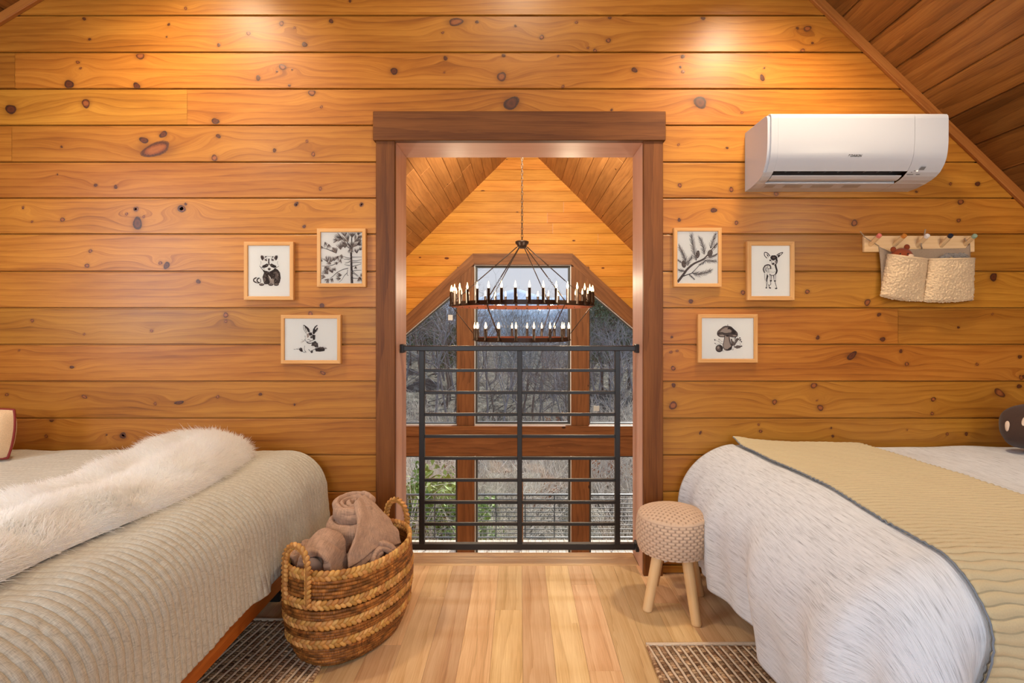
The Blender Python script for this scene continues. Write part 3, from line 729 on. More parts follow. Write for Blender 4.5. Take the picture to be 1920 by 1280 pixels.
# dark patterned cushion at the head of the right bed
cu = thing('toadstool_cushion', (2.30, 2.38, .655), 'dark brown fleece cushion with cream spots and rust base on right bed', 'cushion')
M_boucle = fabric('brown_boucle', lin(70, 50, 40), 'obj'); M_cream = fabric('cream_fleece', lin(222, 196, 172), 'obj'); M_rust = fabric('rust_fleece', lin(176, 88, 58), 'obj')
nu, nv = 40, 24; th = np.linspace(0, 2*PI, nu, endpoint=False); ph = np.linspace(.03, PI-.03, nv); TH, PHI = np.meshgrid(th, ph, indexing='ij')
def blob(TH, PHI, rx_, ry_, rz_, k=.04, s=4): 
    r = 1+k*vnoise(np.cos(TH)*2+5, np.sin(TH)*np.sin(PHI)*2+np.cos(PHI)*2, s)
    e1 = lambda a: np.sign(a)*np.abs(a)**.8
    return np.stack([rx_*r*e1(np.sin(PHI))*np.cos(TH), ry_*r*e1(np.sin(PHI))*np.sin(TH), rz_*r*e1(np.cos(PHI))], -1)
c0 = np.array([2.350, 2.40, .765]); B = blob(TH, PHI, .165, .11, .105)
mb = MB(); mb.add(B+c0, grid_faces(nu, nv, True, False, True)); mb.build('cap', M_boucle, cu, True)
def patch(mb, c, cu_, cv_, ru, rv, lift=1.03, mdl=(.165, .11, .105)):
    a = np.linspace(0, 2*PI, 16, endpoint=False); V = []
    for fr in (0.02, .5, 1):
        t_, p_ = cu_+ru*fr*np.cos(a), cv_+rv*fr*np.sin(a)
        b_ = blob(t_[:, None], p_[:, None], *mdl)[:, 0]*(lift if fr < .9 else 1.0); V.append(b_+c)
    mb.add(np.concatenate(V), grid_faces(3, 16, False, True))
for (a, b_, r1, r2) in ((3.72, 1.25, .07, .2), (4.15, 1.15, .15, .17), (3.95, .62, .22, .10), (4.7, 1.5, .2, .2), (4.75, .8, .2, .12), (3.2, 1.5, .1, .16)):
    mb = MB(); patch(mb, c0, a, b_, r1, r2); mb.build('spot', M_cream, cu, True)
mb = MB(); mb.add(blob(TH, PHI, .09, .07, .05)+np.array([2.345, 2.335, .700]), grid_faces(nu, nv, True, False, True)); mb.build('base', M_rust, cu, True)

# ------------------------------------------------------------------ left bed
BL = thing('bed', (-2.0, 1.6, 0), 'bed on the left with a low orange wooden side rail', 'bed')
mb = MB(); box(mb, -3.05, -1.04, .68, 2.55, .26, .575, .05, 0, 0); mb.build('mattress', M_mattress, BL)
mb = MB(); box(mb, -.992, -.965, .64, 2.46, .155, .275, .003, 0, 1); mb.build('side_rail', M_bedwood, BL)
mb = MB(); box(mb, -3.05, -.993, .66, 2.52, .20, .255, .003, 0, 0); mb.build('slat_base', M_dark, BL)
for x in (-1.12, -3.0):
    for y in (.75, 2.36):
        mb = MB(); box(mb, x, x+.06, y, y+.06, 0, .20, .004, 0, 2); mb.build('leg', M_dark, BL)
def foldL(al, L, rem):
    k = np.clip((L-.1)/.3, 0, 1)
    return k*(.012*vnoise(al*2.3+4, L*2, 8)+.022*np.exp(-((al-1.17)/.05)**2)*np.clip(rem/.2, 0, 1)-.014*np.exp(-((al-1.27)/.05)**2)*np.clip(rem/.2, 0, 1)+.006*vnoise(al*9, L*3, 2))
def liftL(x, y, L): return .005*vnoise(x*3, y*3, 11)+.004*vnoise(x*8+3, y*9, 12)
NL = .72; TOPL = .618
us = np.concatenate([np.linspace(-.435, .02, 120), np.linspace(.035, 2.0, 70)]); vs = np.linspace(-.44, 1.85, int(2.29/.0262)*9+1)
Uq, Vq = np.meshgrid(us, vs, indexing='ij')
def lbed(U, V):
    U2 = np.where(U < 0, U*(1+.035*np.sin(V*5.2+2.2)+.025*np.sin(V*11)+.26*np.clip((V-1.30)/.5, 0, 1)**1.5), U)
    return drape(U2, V, TOPL, -1.115, NL, -1, .175, .14, 0.05, foldL, liftL)
P = lbed(Uq, Vq); N = solid_normals(P); N *= np.sign(N[150, 300, 2])
amp = np.clip((.05-Uq)/.22, .22, 1)*np.clip((1.5-Vq)/.5, .28, 1)
rib = np.abs(np.sin(PI*(Vq+.004*vnoise(Uq*7, Vq*3, 6))/.0262))**.45
P = P+N*(.0105*rib*amp+.0012*vnoise(Uq*60, Vq*60, 9))[..., None]
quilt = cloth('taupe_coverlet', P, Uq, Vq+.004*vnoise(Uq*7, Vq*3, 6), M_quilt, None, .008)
tag(quilt, 'taupe channel-quilted linen coverlet hanging over the left bed', 'coverlet')
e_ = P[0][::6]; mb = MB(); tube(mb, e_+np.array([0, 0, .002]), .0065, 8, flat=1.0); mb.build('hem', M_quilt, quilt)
# white fur throw along the foot of the bed
ny_, nx_ = 150, 40
yy = np.linspace(.60, 2.50, ny_); tt = np.linspace(0, 1, nx_)
Yt, Tt = np.meshgrid(yy, tt, indexing='ij')
endk = np.sqrt(np.clip((2.50-Yt)/.16, 0, 1)*(2-np.clip((2.50-Yt)/.16, 0, 1)))
xc = -1.415+.02*np.sin(Yt*4)+.0*Yt; hw = (.235+.012*np.sin(Yt*7+1))*(.25+.75*endk)
s = (Tt*2-1); Xt = xc+hw*s*(1+.0)
thk = (.075+.035*np.clip((Yt-1.9)/.5, 0, 1)+.012*vnoise(Yt*5, Tt*3, 4))
Zt = TOPL+.010+thk*(np.clip(1-s**2, 0, 1)**.42)*(.35+.65*endk)-.012*np.exp(-((s+.15)/.2)**2)
T = thing('fur_throw', (-1.415, 1.55, TOPL), 'long white faux fur throw lying across the left bed', 'throw')
Pt = np.stack([Xt, Yt, Zt], -1)
M_furbase = plain('fur_backing', lin(244, 244, 244), 1.0)
mb = MB(); mb.add(Pt, grid_faces(ny_, nx_)); bs = mb.build('backing', M_furbase, T, True)
Nt = solid_normals(Pt); Nt *= np.sign(Nt[60, 20, 2])
K = 72000
a = RNG.random(K)*(ny_-1.001); b = RNG.random(K)*(nx_-1.001); ai, bi = a.astype(int), b.astype(int); fa, fb = (a-ai)[:, None], (b-bi)[:, None]
def samp(A): return A[ai, bi]*(1-fa)*(1-fb)+A[ai+1, bi]*fa*(1-fb)+A[ai, bi+1]*(1-fa)*fb+A[ai+1, bi+1]*fa*fb
p0 = samp(Pt); n0 = samp(Nt); n0 /= np.linalg.norm(n0, axis=1)[:, None]
ln = (.026+.018*RNG.random(K))[:, None]*(1+.4*vnoise(p0[:, 0]*14, p0[:, 1]*14, 3))[:, None]
comb_ = np.stack([np.sign(p0[:, 0]+1.41)*.35+.5*vnoise(p0[:, 0]*9, p0[:, 1]*9, 7), -.45+.6*vnoise(p0[:, 0]*8+9, p0[:, 1]*8, 8), -.25+.25*vnoise(p0[:, 0]*12, p0[:, 1]*12+7, 10)], 1)
comb_ += RNG.normal(0, .22, (K, 3))
seg = []
side = np.cross(comb_, RNG.normal(0, 1, (K, 3))); side /= np.linalg.norm(side, axis=1)[:, None]+1e-9
for k_, wd_ in ((0, 1), (.4, .8), (.75, .5), (1.0, .06)):
    c = p0+n0*ln*(k_*.85)+comb_*ln*(k_**1.7)*.8
    seg.append(c-side*.0011*wd_); seg.append(c+side*.0011*wd_)
Vf = np.stack(seg, 1).reshape(-1, 3)
base = (np.arange(K)*8)[:, None]
Ff = np.concatenate([base+np.array([[2*i, 2*i+1, 2*i+3, 2*i+2]]) for i in range(3)])
Vf[:, 2] = np.maximum(Vf[:, 2], TOPL+.006)
Vf[:, 1] = np.minimum(Vf[:, 1], 2.60)
t = NT('white_fur'); cc = t.attr('wd'); sx_ = t.n('SeparateXYZ'); t.put(sx_.inputs[0], cc.outputs['Vector'])
t.put(t.b.inputs['Base Color'], t.ramp(sx_.outputs[0], [(0, lin(244, 244, 242)), (.3, lin(250, 252, 255)), (1, lin(254, 255, 255))])); t.b.inputs['Roughness'].default_value = .75
t.b.inputs['Sheen Weight'].default_value = .3; t.b.inputs['Specular IOR Level'].default_value = .25
tl = t.n('BsdfTranslucent'); tl.inputs[0].default_value = lin(250, 247, 240); mx = t.n('MixShader'); mx.inputs[0].default_value = .58; t.put(mx.inputs[1], t.b.outputs[0]); t.put(mx.inputs[2], tl.outputs[0]); t.put(t.out.inputs[0], mx.outputs[0])
wdf = np.stack([np.tile([0, 0, .4, .4, .75, .75, 1, 1], K)*.6+np.repeat(RNG.random(K)*.4, 8), np.zeros(K*8), np.zeros(K*8)], 1)
mb = MB(); mb.add(Vf, Ff, 0, wd=wdf); tag(mb.build('fur_pile', t.m, T, False), kind='stuff')
# cream cushion with red piping, cut by the picture edge
cu = thing('piped_cushion', (-2.45, 2.28, .63), 'cream cushion with dark red piping at the left picture edge', 'cushion')
M_pillow = fabric('cream_linen', lin(226, 192, 152), 'obj'); M_red = plain('red_piping', lin(128, 34, 26), .7)
g = 24; a = np.linspace(-1, 1, g); A, Bq = np.meshgrid(a, a, indexing='ij')
tk = .075*(np.clip(1-np.abs(A)**3, 0, 1)*np.clip(1-np.abs(Bq)**3, 0, 1))**.5
rot = np.array(Euler((-.16, 0, .10)).to_matrix())
for sgn in (-1, 1):
    Pp = np.stack([A*.20*(1-.06*Bq**2), sgn*tk, Bq*.112*(1-.06*A**2)], -1)@rot.T+np.array([-2.455, 2.36, .742])
    mb = MB(); mb.add(Pp, grid_faces(g, g, flip=(sgn > 0))); mb.build('front_face' if sgn < 0 else 'back_face', M_pillow, cu, True)
pe = np.concatenate([np.stack([a, np.full(g, -1)], 1), np.stack([np.full(g, 1), a], 1), np.stack([a[::-1], np.full(g, 1)], 1), np.stack([np.full(g, -1), a[::-1]], 1)])
pe = np.stack([pe[:, 0]*.20*(1-.06*pe[:, 1]**2), np.zeros(len(pe)), pe[:, 1]*.112*(1-.06*pe[:, 0]**2)], 1)@rot.T+np.array([-2.455, 2.36, .742])
mb = MB(); tube(mb, pe, .005, 8, True); mb.build('piping', M_red, cu, True)

# ------------------------------------------------------------------ air conditioner
AC = thing('air_conditioner', (1.515, YW, 1.885), 'white wall-mounted split air conditioner above the hook rail', 'air conditioner')
x0, x1 = 1.112, 1.916
prof = [(0, 1.884), (.06, 1.886), (.118, 1.893), (.122, 1.8945), (.150, 1.900), (.178, 1.9095), (.2, 1.922), (.204, 1.9255), (.222, 1.945), (.236, 1.968), (.244, 1.995), (.2485, 2.03), (.25, 2.07), (.25, 2.15), (.248, 2.163), (.240, 2.172), (.228, 2.1755), (0, 2.1785)]
_p = np.array(prof[7:14]); _t = np.linspace(0, 6, 25); _s = [tuple(np.array([np.interp(_t, range(7), _p[:, k])[i] for k in (0, 1)])) for i in range(25)]
for _ in range(3): _s = [_s[0]]+[tuple((np.array(_s[i-1])+2*np.array(_s[i])+np.array(_s[i+1]))/4) for i in range(1, 24)]+[_s[-1]]
prof = prof[:7]+_s+prof[14:]
prof = [(YW-.0-d, z) for d, z in prof]
def extrude(mb, pr, xa, xb, caps=(1, 1), m=0):
    n = len(pr); V = [(xa, y, z) for y, z in pr]+[(xb, y, z) for y, z in pr]
    mb.add(V, [[i, i+1, n+i+1, n+i] for i in range(n-1)]+([list(range(n))[::-1]] if caps[0] else [])+([list(range(n, 2*n))] if caps[1] else []), m)
xs0, xs1 = 1.155, 1.765
mb = MB(); extrude(mb, prof, x0+.012, xs0, (1, 0)); extrude(mb, prof, xs1, x1, (0, 1))
notch = prof[:3]+[(YW-.118, 1.94), (YW-.16, 1.965), (YW-.204, 1.965)]+prof[7:]
extrude(mb, notch, xs0, xs1, (1, 1)); body = mb.build('body', M_white, AC)
body.data.materials.append(M_dark)
bv = body.modifiers.new('soft', 'BEVEL'); bv.width = .0012; bv.segments = 2; bv.limit_method = 'ANGLE'; bv.angle_limit = .9
mb = MB(); box(mb, xs0+.001, xs1-.001, YW-.2035, YW-.1185, 1.9285, 1.9630, .002); mb.build('air_outlet', M_dark, AC)
mb = MB(); extrude(mb, [(YW-p_[0], p_[1]) for p_ in [(-0, 0)]][:0] or [(YW-.142, 1.900), (YW-.158, 1.9035), (YW-.176, 1.9115), (YW-.178, 1.915), (YW-.160, 1.909), (YW-.143, 1.904), (YW-.142, 1.900)], xs0+.006, xs1-.008); mb.build('louver', M_white, AC)
for k in range(9):
    xx = xs0+.06+k*.06; mb = MB(); box(mb, xx, xx+.003, YW-.2, YW-.185, 1.9245, 1.9288, .0005); mb.build('fin', plain('grey_plastic', lin(90, 92, 94), .5) if k == 0 else bpy.data.materials['grey_plastic'], AC)
# rounded left end cover, set back a little from the front panel
mb = MB(); pr = [(y+(.010 if y < YW-.2 else 0), z if z < 2.1 else z-.006) for y, z in prof]; extrude(mb, pr, x0, x0+.0118); mb.build('end_cover', M_white, AC)
M_label = plain('grey_print', lin(120, 120, 122), .6)
def text_mesh(name, s, size, M, mat, parent, ext=.0002, bold=0):
    c = bpy.data.curves.new('t', 'FONT'); c.body = s; c.size = size; c.extrude = ext; c.align_x = 'CENTER'; c.offset = bold; c.shear = .25
    o = bpy.data.objects.new('t', c); COL.objects.link(o); dg = bpy.context.evaluated_depsgraph_get(); me = bpy.data.meshes.new_from_object(o.evaluated_get(dg))
    bpy.data.objects.remove(o); me.transform(M); me.name = name; me.materials.clear(); me.materials.append(mat)
    me.transform(Matrix.Translation(-Vector(world_loc(parent)))); r = bpy.data.objects.new(name, me); COL.objects.link(r); r.parent = parent; return r
def face_mat(x, d, z, tilt, lift=.0012):   # on the front: x right, up the surface; tilt leans the face down
    R = Matrix.Rotation(PI/2+tilt, 4, 'X'); n = R@Vector((0, 0, 1)); return Matrix.Translation(Vector((x, YW-d, z))+n*lift)@R
Ml = plain('logo_print', lin(70, 66, 64), .5)
text_mesh('logo', 'DAIKIN', .0150, face_mat(1.506, .2405, 1.980, .32), Ml, AC, bold=.0003)
Mf = face_mat(1.478, .2405, 1.980, .32)
mb = MB(); tri = [Mf@Vector(v) for v in ((-.0075, 0, 0), (-.003, .011, 0), (.0035, .011, 0), (-.0035, .005, 0))]; mb.add([tuple(v) for v in tri], [[0, 3, 2, 1]]); mb.build('logo_mark', Ml, AC)
Mg = face_mat(1.80, .212, 1.9315, .92)
for nm, (a, b_, c, d) in (('sensor_window', (.012, -.002, .034, .016)), ('indicator', (-.008, -.008, -.002, -.004)), ('indicator', (-.018, -.016, -.012, -.012)), ('small_print', (-.030, -.028, .0, -.024)), ('small_print', (.012, -.028, .030, -.024))):
    q = [Mg@Vector(v) for v in ((a, b_, 0), (c, b_, 0), (c, d, 0), (a, d, 0))]; mb = MB(); mb.add([tuple(v) for v in q], [[0, 1, 2, 3]]); mb.build(nm, M_label, AC)
q = [Mg@Vector(v) for v in ((.004, -.009, 0), (.010, -.009, 0), (.010, -.005, 0), (.004, -.005, 0))]; mb = MB(); mb.add([tuple(v) for v in q], [[0, 1, 2, 3]]); mb.build('status_lamp', emit('green_white_led', lin(255, 240, 210), 1.5), AC)
Mh = face_mat(1.3, .09, 1.8895, 1.45)
for (a, b_) in ((-.13, -.085), (-.04, .045), (.09, .19), (.24, .32)):
    mb = MB(); q = [Mh@Vector(v) for v in ((a, -.02, 0), (b_, -.02, 0), (b_, .012, 0), (a, .012, 0))]; mb.add([tuple(v) for v in q], [[0, 1, 2, 3]]); mb.build('warning_label', bpy.data.materials.get('label_paper') or plain('label_paper', lin(168, 160, 152), .6, var=.25, vscale=260), AC)

# ------------------------------------------------------------------ hook rail, fleece pocket organiser and the toys in it
H = thing('peg_rail', (W(1718, 458, YW)[0], YW, W(0, 458, YW)[2]), 'pale wooden rail with five colour-tipped pegs on right wall', 'peg rail')
a, b_ = W(1616.5, 473, YW), W(1822, 443, YW)
mb = MB(); box(mb, a[0], b_[0], YW-.018, YW-.0003, a[2], b_[2], .002); mb.build('backboard', M_birch, H)
tips = [((1631, 459), (1650, 440), lin(226, 120, 104), 'coral tip'), ((1676, 460), (1697, 440.5), lin(206, 126, 44), 'ochre tip'), ((1720, 461), (1740, 440.5), lin(238, 226, 214), 'white tip'), ((1764, 461), (1784, 440), lin(24, 34, 52), 'navy tip'), ((1809, 458), (1829, 441), lin(150, 168, 140), 'sage green tip')]
for k, (p, q, c, nm) in enumerate(tips):
    P0 = W(p[0], p[1], YW-.015); P1 = W(q[0], q[1], YW-.088); d = P1-P0
    mb = MB(); tube(mb, [P0, P0+d*.82], .0105, 8); pg = mb.build('peg', M_birch, H)
    mb = MB(); tube(mb, [P0+d*.82, P0+d*.985, P1], [.0106, .0106, .009], 8); o = mb.build('peg_tip', plain('peg_paint_%s' % nm.split()[0], c, .45), pg); o.location = tuple(world_loc(H)*0); o['label'] = nm
    o.parent = pg
    mb2 = None
# fleece organiser
G = thing('pocket_organiser', (W(1738, 510, YW)[0], YW-.03, W(0, 510, YW)[2]), 'beige fleece pocket organiser hanging from the peg rail', 'wall organiser')
M_fleece = fabric('beige_fleece', lin(222, 192, 152), 'obj')
t = M_fleece.node_tree
M_felt = fabric('beige_felt', lin(176, 150, 122), 'obj')
def pxz(px, py, Y): p = W(px, py, Y); return p[0], p[2]
# back panel
nb = 40; tq = np.linspace(0, 1, nb)
topx = np.interp(tq, [0, .12, .45, .72, .95, 1], [1648, 1672, 1700, 1760, 1812, 1819]); topy = np.interp(tq, [0, .12, .45, .72, .95, 1], [462, 473, 467, 466, 465, 456])
botx = np.interp(tq, [0, .45, 1], [1652, 1733, 1823]); boty = np.interp(tq, [0, .3, .5, .7, 1], [556, 560, 566, 563, 564])
V = []; ns = 24
for j in range(ns):
    f = j/(ns-1)
    for i in range(nb):
        yb_ = YW-.024-.012*math.sin(f*PI)*abs(math.sin(tq[i]*2*PI)); x, z = pxz(topx[i]*(1-f)+botx[i]*f+2.5*math.sin(f*3.0)*(1 if i < 3 else 0), topy[i]*(1-f)+boty[i]*f, yb_); V.append((x, yb_, z))
mb = MB(); mb.add(V, grid_faces(ns, nb)); o = mb.build('back_panel', M_felt, G, True); s = o.modifiers.new('t', 'SOLIDIFY'); s.thickness = .004
def pocket(px0, px1, tl, tr, bl, br, name, seed, depth):
    n1, n2 = 44, 36; V = []
    for j in range(n2):
        f = j/(n2-1)
        for i in range(n1):
            g_ = i/(n1-1); px = (tl[0]*(1-g_)+tr[0]*g_)*(1-f)+(bl[0]*(1-g_)+br[0]*g_)*f; py = (tl[1]*(1-g_)+tr[1]*g_)*(1-f)+(bl[1]*(1-g_)+br[1]*g_)*f
            d = .030+depth*(math.sin(PI*g_)**.55)*(1-.55*f**1.5)*(1-.0*f)+.003*float(vnoise(np.array([g_*4.]), f*4, seed)[0])-.012*math.exp(-((g_-.5-f*.25)/.25)**2)*f
            if f > .96: d = .030+(d-.030)*.5
            py += 3.0*math.sin(PI*g_)*f*(1 if name else 0); x, z = pxz(px, py, YW-d); V.append((x, YW-d, z))
    mb = MB(); mb.add(V, grid_faces(n2, n1)); o = mb.build('pocket', M_fleece, G, True)
    s = o.modifiers.new('t', 'SOLIDIFY'); s.thickness = .007; s.offset = 0
    sb = o.modifiers.new('s', 'SUBSURF'); sb.levels = sb.render_levels = 2; tex = bpy.data.textures.get('fleece') or bpy.data.textures.new('fleece', 'CLOUDS'); tex.noise_scale = .009; tex.noise_depth = 2
    dm = o.modifiers.new('d', 'DISPLACE'); dm.texture = tex; dm.strength = .011; dm.texture_coords = 'LOCAL'
    row = np.array(V[:n1]); mb = MB(); tube(mb, row+np.array([0, 0, -.001]), .006, 8); oo = mb.build('rolled_edge', M_fleece, o, True)
pocket(0, 0, (1664, 477), (1740, 486), (1650, 556), (1730, 565), 1, 3, .062)
pocket(0, 0, (1740, 486), (1827, 484.5), (1730, 566), (1825, 562), 1, 9, .055)
for pts in ([(1648, 461, .024), (1640, 456, .030), (1633, 452, .04), (1622, 445, .055), (1613, 434, .07)], [(1729, 466, .024), (1727, 460, .045), (1728, 452, .05), (1733, 444, .055), (1735, 430, .045)], [(1818, 457, .024), (1812, 452, .04), (1809, 447, .05)]):
    P_ = np.array([W(x, y, YW-d) for x, y, d in pts]); tt_ = np.linspace(0, len(P_)-1, 20); P_ = np.stack([np.interp(tt_, range(len(P_)), P_[:, i]) for i in range(3)], 1)
    mb = MB(); tube(mb, P_, .0032, 6, flat=.6); mb.build('tie_cord', M_felt, G, True)
# russet plush head peeking out of the left pocket
X = thing('plush_animal', tuple(W(1690, 490, YW-.055)), 'russet plush animal peeking out of the left fleece pocket', 'soft toy')
M_russ = fabric('russet_plush', lin(142, 62, 28), 'obj'); M_cr2 = fabric('cream_plush', lin(226, 196, 164), 'obj'); M_eye = plain('black_bead', lin(14, 12, 12), .15)
def px_ell(c, rx_, ry_, rz_, nm, mat, par, rot=None):
    mb = MB(); ellipsoid(mb, c, (rx_, ry_, rz_), rot, 20, 14); return mb.build(nm, mat, par, True)
px_ell(W(1690.5, 482, YW-.056), .054, .030, .044, 'head', M_russ, X)
for p in ((1675, 467.5), (1700.5, 463)): px_ell(W(*p, YW-.062), .0135, .008, .0135, 'ear', M_russ, X)
px_ell(W(1707, 479.5, YW-.080), .016, .008, .009, 'cheek', M_cr2, X); px_ell(W(1689, 481.5, YW-.087), .009, .005, .010, 'cheek', M_cr2, X)
px_ell(W(1702.5, 476, YW-.090), .0036, .003, .0036, 'eye', M_eye, X); px_ell(W(1688, 475.5, YW-.091), .003, .003, .0034, 'eye', M_eye, X)
px_ell(W(1684, 500, YW-.052), .05, .02, .05, 'body', M_russ, X)
# grey yarn-haired doll in the right pocket
Y_ = thing('yarn_doll', tuple(W(1788, 490, YW-.05)), 'grey yarn-haired toy with a yellow face in right fleece pocket', 'soft toy')
px_ell(W(1785, 500, YW-.05), .035, .020, .045, 'body', fabric('grey_felt', lin(120, 112, 104), 'obj'), Y_)
px_ell(W(1784, 485.5, YW-.075), .009, .006, .008, 'nose', plain('yellow_felt', lin(206, 170, 60), .9), Y_)
M_yarn = plain('grey_yarn', lin(150, 140, 130), .9)
mb = MB()
for k in range(26):
    c = W(1787+random.uniform(-20, 20), 482+random.uniform(-3, 4), YW-.055); tt_ = np.linspace(0, 1, 14); ph_ = random.random()*6
    P_ = c+np.stack([(tt_-.5)*.06+.004*np.sin(tt_*18+ph_), -.012*np.sin(tt_*PI)+.004*np.cos(tt_*22+ph_), .018*np.sin(tt_*PI)-.008+.004*np.sin(tt_*25+ph_)], 1); tube(mb, P_, .0022, 5)
mb.build('yarn_hair', M_yarn, Y_, True)
# ------------------------------------------------------------------ wicker basket
M_wick = wood('braided_hyacinth', lin(134, 84, 34), lin(188, 132, 66), lin(216, 168, 100), 0.45, 10, 0.45, ringw=.1, bump=.3, hue=.02)
M_cord = wood('dark_rush_cord', lin(50, 26, 12), lin(118, 68, 28), lin(190, 128, 62), 0.36, 10, 1.1, ringw=.2, bump=.3)
BC = np.array([-.664, 2.118]); BA = math.atan2(.48, .23); BZ = .009
bk = thing('wicker_basket', (BC[0], BC[1], BZ), 'oval woven wicker basket with two braided handles beside the left bed', 'basket')
def ovl(z, t):
    k = np.interp(z, [0, .02, .10, .20, .30, .34], [.80, .86, .985, 1.03, 1.0, .985]); a = .268*k; b = .187*k
    e = lambda c: np.sign(c)*np.abs(c)**.92
    lx, ly = a*e(np.cos(t)), b*e(np.sin(t)); zz = z+.016*np.cos(t)**2*(z/.33)
    return np.stack([BC[0]+lx*math.cos(BA)-ly*math.sin(BA), BC[1]+lx*math.sin(BA)+ly*math.cos(BA), BZ+zz+0*t], -1)
tt = np.linspace(0, 2*PI, 120, endpoint=False)
mb = MB(); zz = np.linspace(.004, .315, 16); V = np.concatenate([ovl(z, tt)*np.array([1, 1, 1]) for z in zz]); cen = np.array([BC[0], BC[1], 0])
V[:, :2] = BC+(V[:, :2]-BC)*.965; mb.add(V, grid_faces(16, 120, False, True), 0, wd=np.stack([V[:, 0]*3, V[:, 2]*9, np.full(len(V), .2)], 1))
f0 = ovl(.006, tt); f0[:, :2] = BC+(f0[:, :2]-BC)*.965; mb.add(f0, [list(range(120))])
shell = mb.build('basket_wall', M_cord, bk, True)
def cord(z, rad, name='rush_cord'):
    t = np.linspace(0, 2*PI, 260, endpoint=False); P = ovl(z, t); P[:, 2] += .0018*vnoise(t*5, z*80, 5); rr = rad*(1+.22*np.abs(np.sin(t*70+z*300))); q = (vnoise(t*11, z*300, 4)+1)/2; wv = np.repeat(np.stack([t*.27+z*40, q*2, np.clip(q*1.3-.1, 0, 1)], 1), 7, 0)
    mb = MB(); tube(mb, P, rr, 7, True, wd=wv); mb.build(name, M_cord, bk, True)
def braid(mb, P, closed, wdt=.0125, ln=.0155, tk=.0085, out=None, step=.0175):
    """two rows of overlapping lobes that lean into each other like plaited leaves"""
    P = np.asarray(P); Q = np.concatenate([P, P[:1]]) if closed else P
    sl = np.concatenate([[0], np.cumsum(np.linalg.norm(np.diff(Q, axis=0), axis=1))]); n = int(sl[-1]/step); s_ = np.linspace(0, sl[-1], n, endpoint=not closed)
    C = np.stack([np.interp(s_, sl, Q[:, i]) for i in range(3)], 1); T = np.stack([np.interp(s_+.004, sl, Q[:, i])-np.interp(s_-.004, sl, Q[:, i]) for i in range(3)], 1); T /= np.linalg.norm(T, axis=1)[:, None]+1e-9
    for k in range(n):
        o = out(C[k]); o = o-T[k]*o.dot(T[k]); o /= np.linalg.norm(o); up = np.cross(o, T[k])
        for sg in (-1, 1):
            ang = sg*math.radians(40); d = T[k]*math.cos(ang)+up*math.sin(ang); e = np.cross(o, d)
            c = C[k]+up*sg*wdt*.50+T[k]*(step*.5 if sg > 0 else 0)+o*random.uniform(-.0008, .0008)
            r = random.random(); ellipsoid(mb, c, (ln*random.uniform(.92, 1.08), wdt*.62, tk), np.stack([d, e, o], 1), 9, 7, 0, wd=(r*9, r*5, r))
radial = lambda c: np.array([c[0]-BC[0], c[1]-BC[1], 0.15*0+1e-6])
tq_ = np.linspace(0, 2*PI, 300, endpoint=False)
for z, w_ in ((.326, .0155), (.232, .0145), (.163, .0145), (.096, .0145)):
    mb = MB(); P = ovl(z, tq_); braid(mb, P, True, w_, .0165, .0095, radial, .0185); mb.build('plaited_band', M_wick, bk, True)
for z in (.304, .292, .280, .268, .257): cord(z, .0062)
for z in (.206, .195, .186): cord(z, .0060)
for z in (.137, .127, .118): cord(z, .0060)
for z in (.069, .058, .047, .036, .025, .014, .005): cord(z, .0064)
def handle(t0, name):
    p = ovl(.325, np.array([t0]))[0]; o = np.array([p[0]-BC[0], p[1]-BC[1], 0]); o /= np.linalg.norm(o); s = np.cross([0, 0, 1.0], o)
    a = np.linspace(0, PI, 40); hw = .056
    arc = [p+s*hw*math.cos(x)+np.array([0, 0, .012+.088*math.sin(x)**.75])+o*.010 for x in a]
    lo = [arc[0]+np.array([0, 0, -1])*k*.012 for k in range(9, 0, -1)]; hi = [arc[-1]+np.array([0, 0, -1])*k*.012 for k in range(1, 10)]
    P = np.array(lo+arc+hi); mb = MB(); cc = p+np.array([0, 0, 0.03])
    tube(mb, P, .009, 8)
    braid(mb, P, False, .0105, .0135, .0085, lambda c: o*1.0+np.array([1e-5, 0, .0]), .0155); 
    mb.build('handle', M_wick, bk, True)
handle(PI, 'handle'); handle(0, 'handle')
# ------------------------------------------------------------------ rolled muslin blankets in the basket
M_muslin = fabric('rose_brown_muslin', lin(178, 142, 116), 'gauze')
def wrinkle(P, s, a, seed): 
    N = solid_normals(P); return P+N*(a*vnoise(P[..., 0]*s+P[..., 2]*s*.7, P[..., 1]*s+P[..., 2]*s, seed))[..., None]
def coil(c, r0, r1, turns, h, tilt, seed, thick, ph=0, bulge=.12, sq=1.0):
    n, m_ = int(70*turns), 26; a = np.linspace(0, turns*2*PI, n); rr = np.linspace(r0, r1, n); zc_ = np.linspace(-1, 1, m_)
    A, Zc = np.meshgrid(a, zc_, indexing='ij'); Rr = rr[:, None]*(1+bulge*(1-Zc**4))+.004*vnoise(A*1.2, Zc*2, seed)-.30*thick*np.abs(Zc)**6
    P = np.stack([Rr*np.cos(A+ph), Rr*sq*np.sin(A+ph), Zc*h/2*(1+.05*np.sin(A*2+seed))-.012*(1-rr[:, None]/r1)*Zc**2], -1)
    P = wrinkle(wrinkle(P, 45, .0035, seed), 120, .0016, seed+5)
    P = P@np.array(Euler(tilt).to_matrix()).T+np.array(c); return P, A*.07, Zc*h/2
B1 = thing('rolled_blanket', (-.655, 2.19, .33), 'rose-brown muslin blanket rolled into a coil, topmost in basket', 'blanket')
def sheet(name, P, U, V, par, thick): 
    o = cloth(name, P, U, V, M_muslin, par, 0); s = o.modifiers.new('t', 'SOLIDIFY'); s.thickness = thick; s.offset = 0; s.use_even_offset = False
    b_ = o.modifiers.new('s', 'SUBSURF'); b_.levels = b_.render_levels = 1; return o
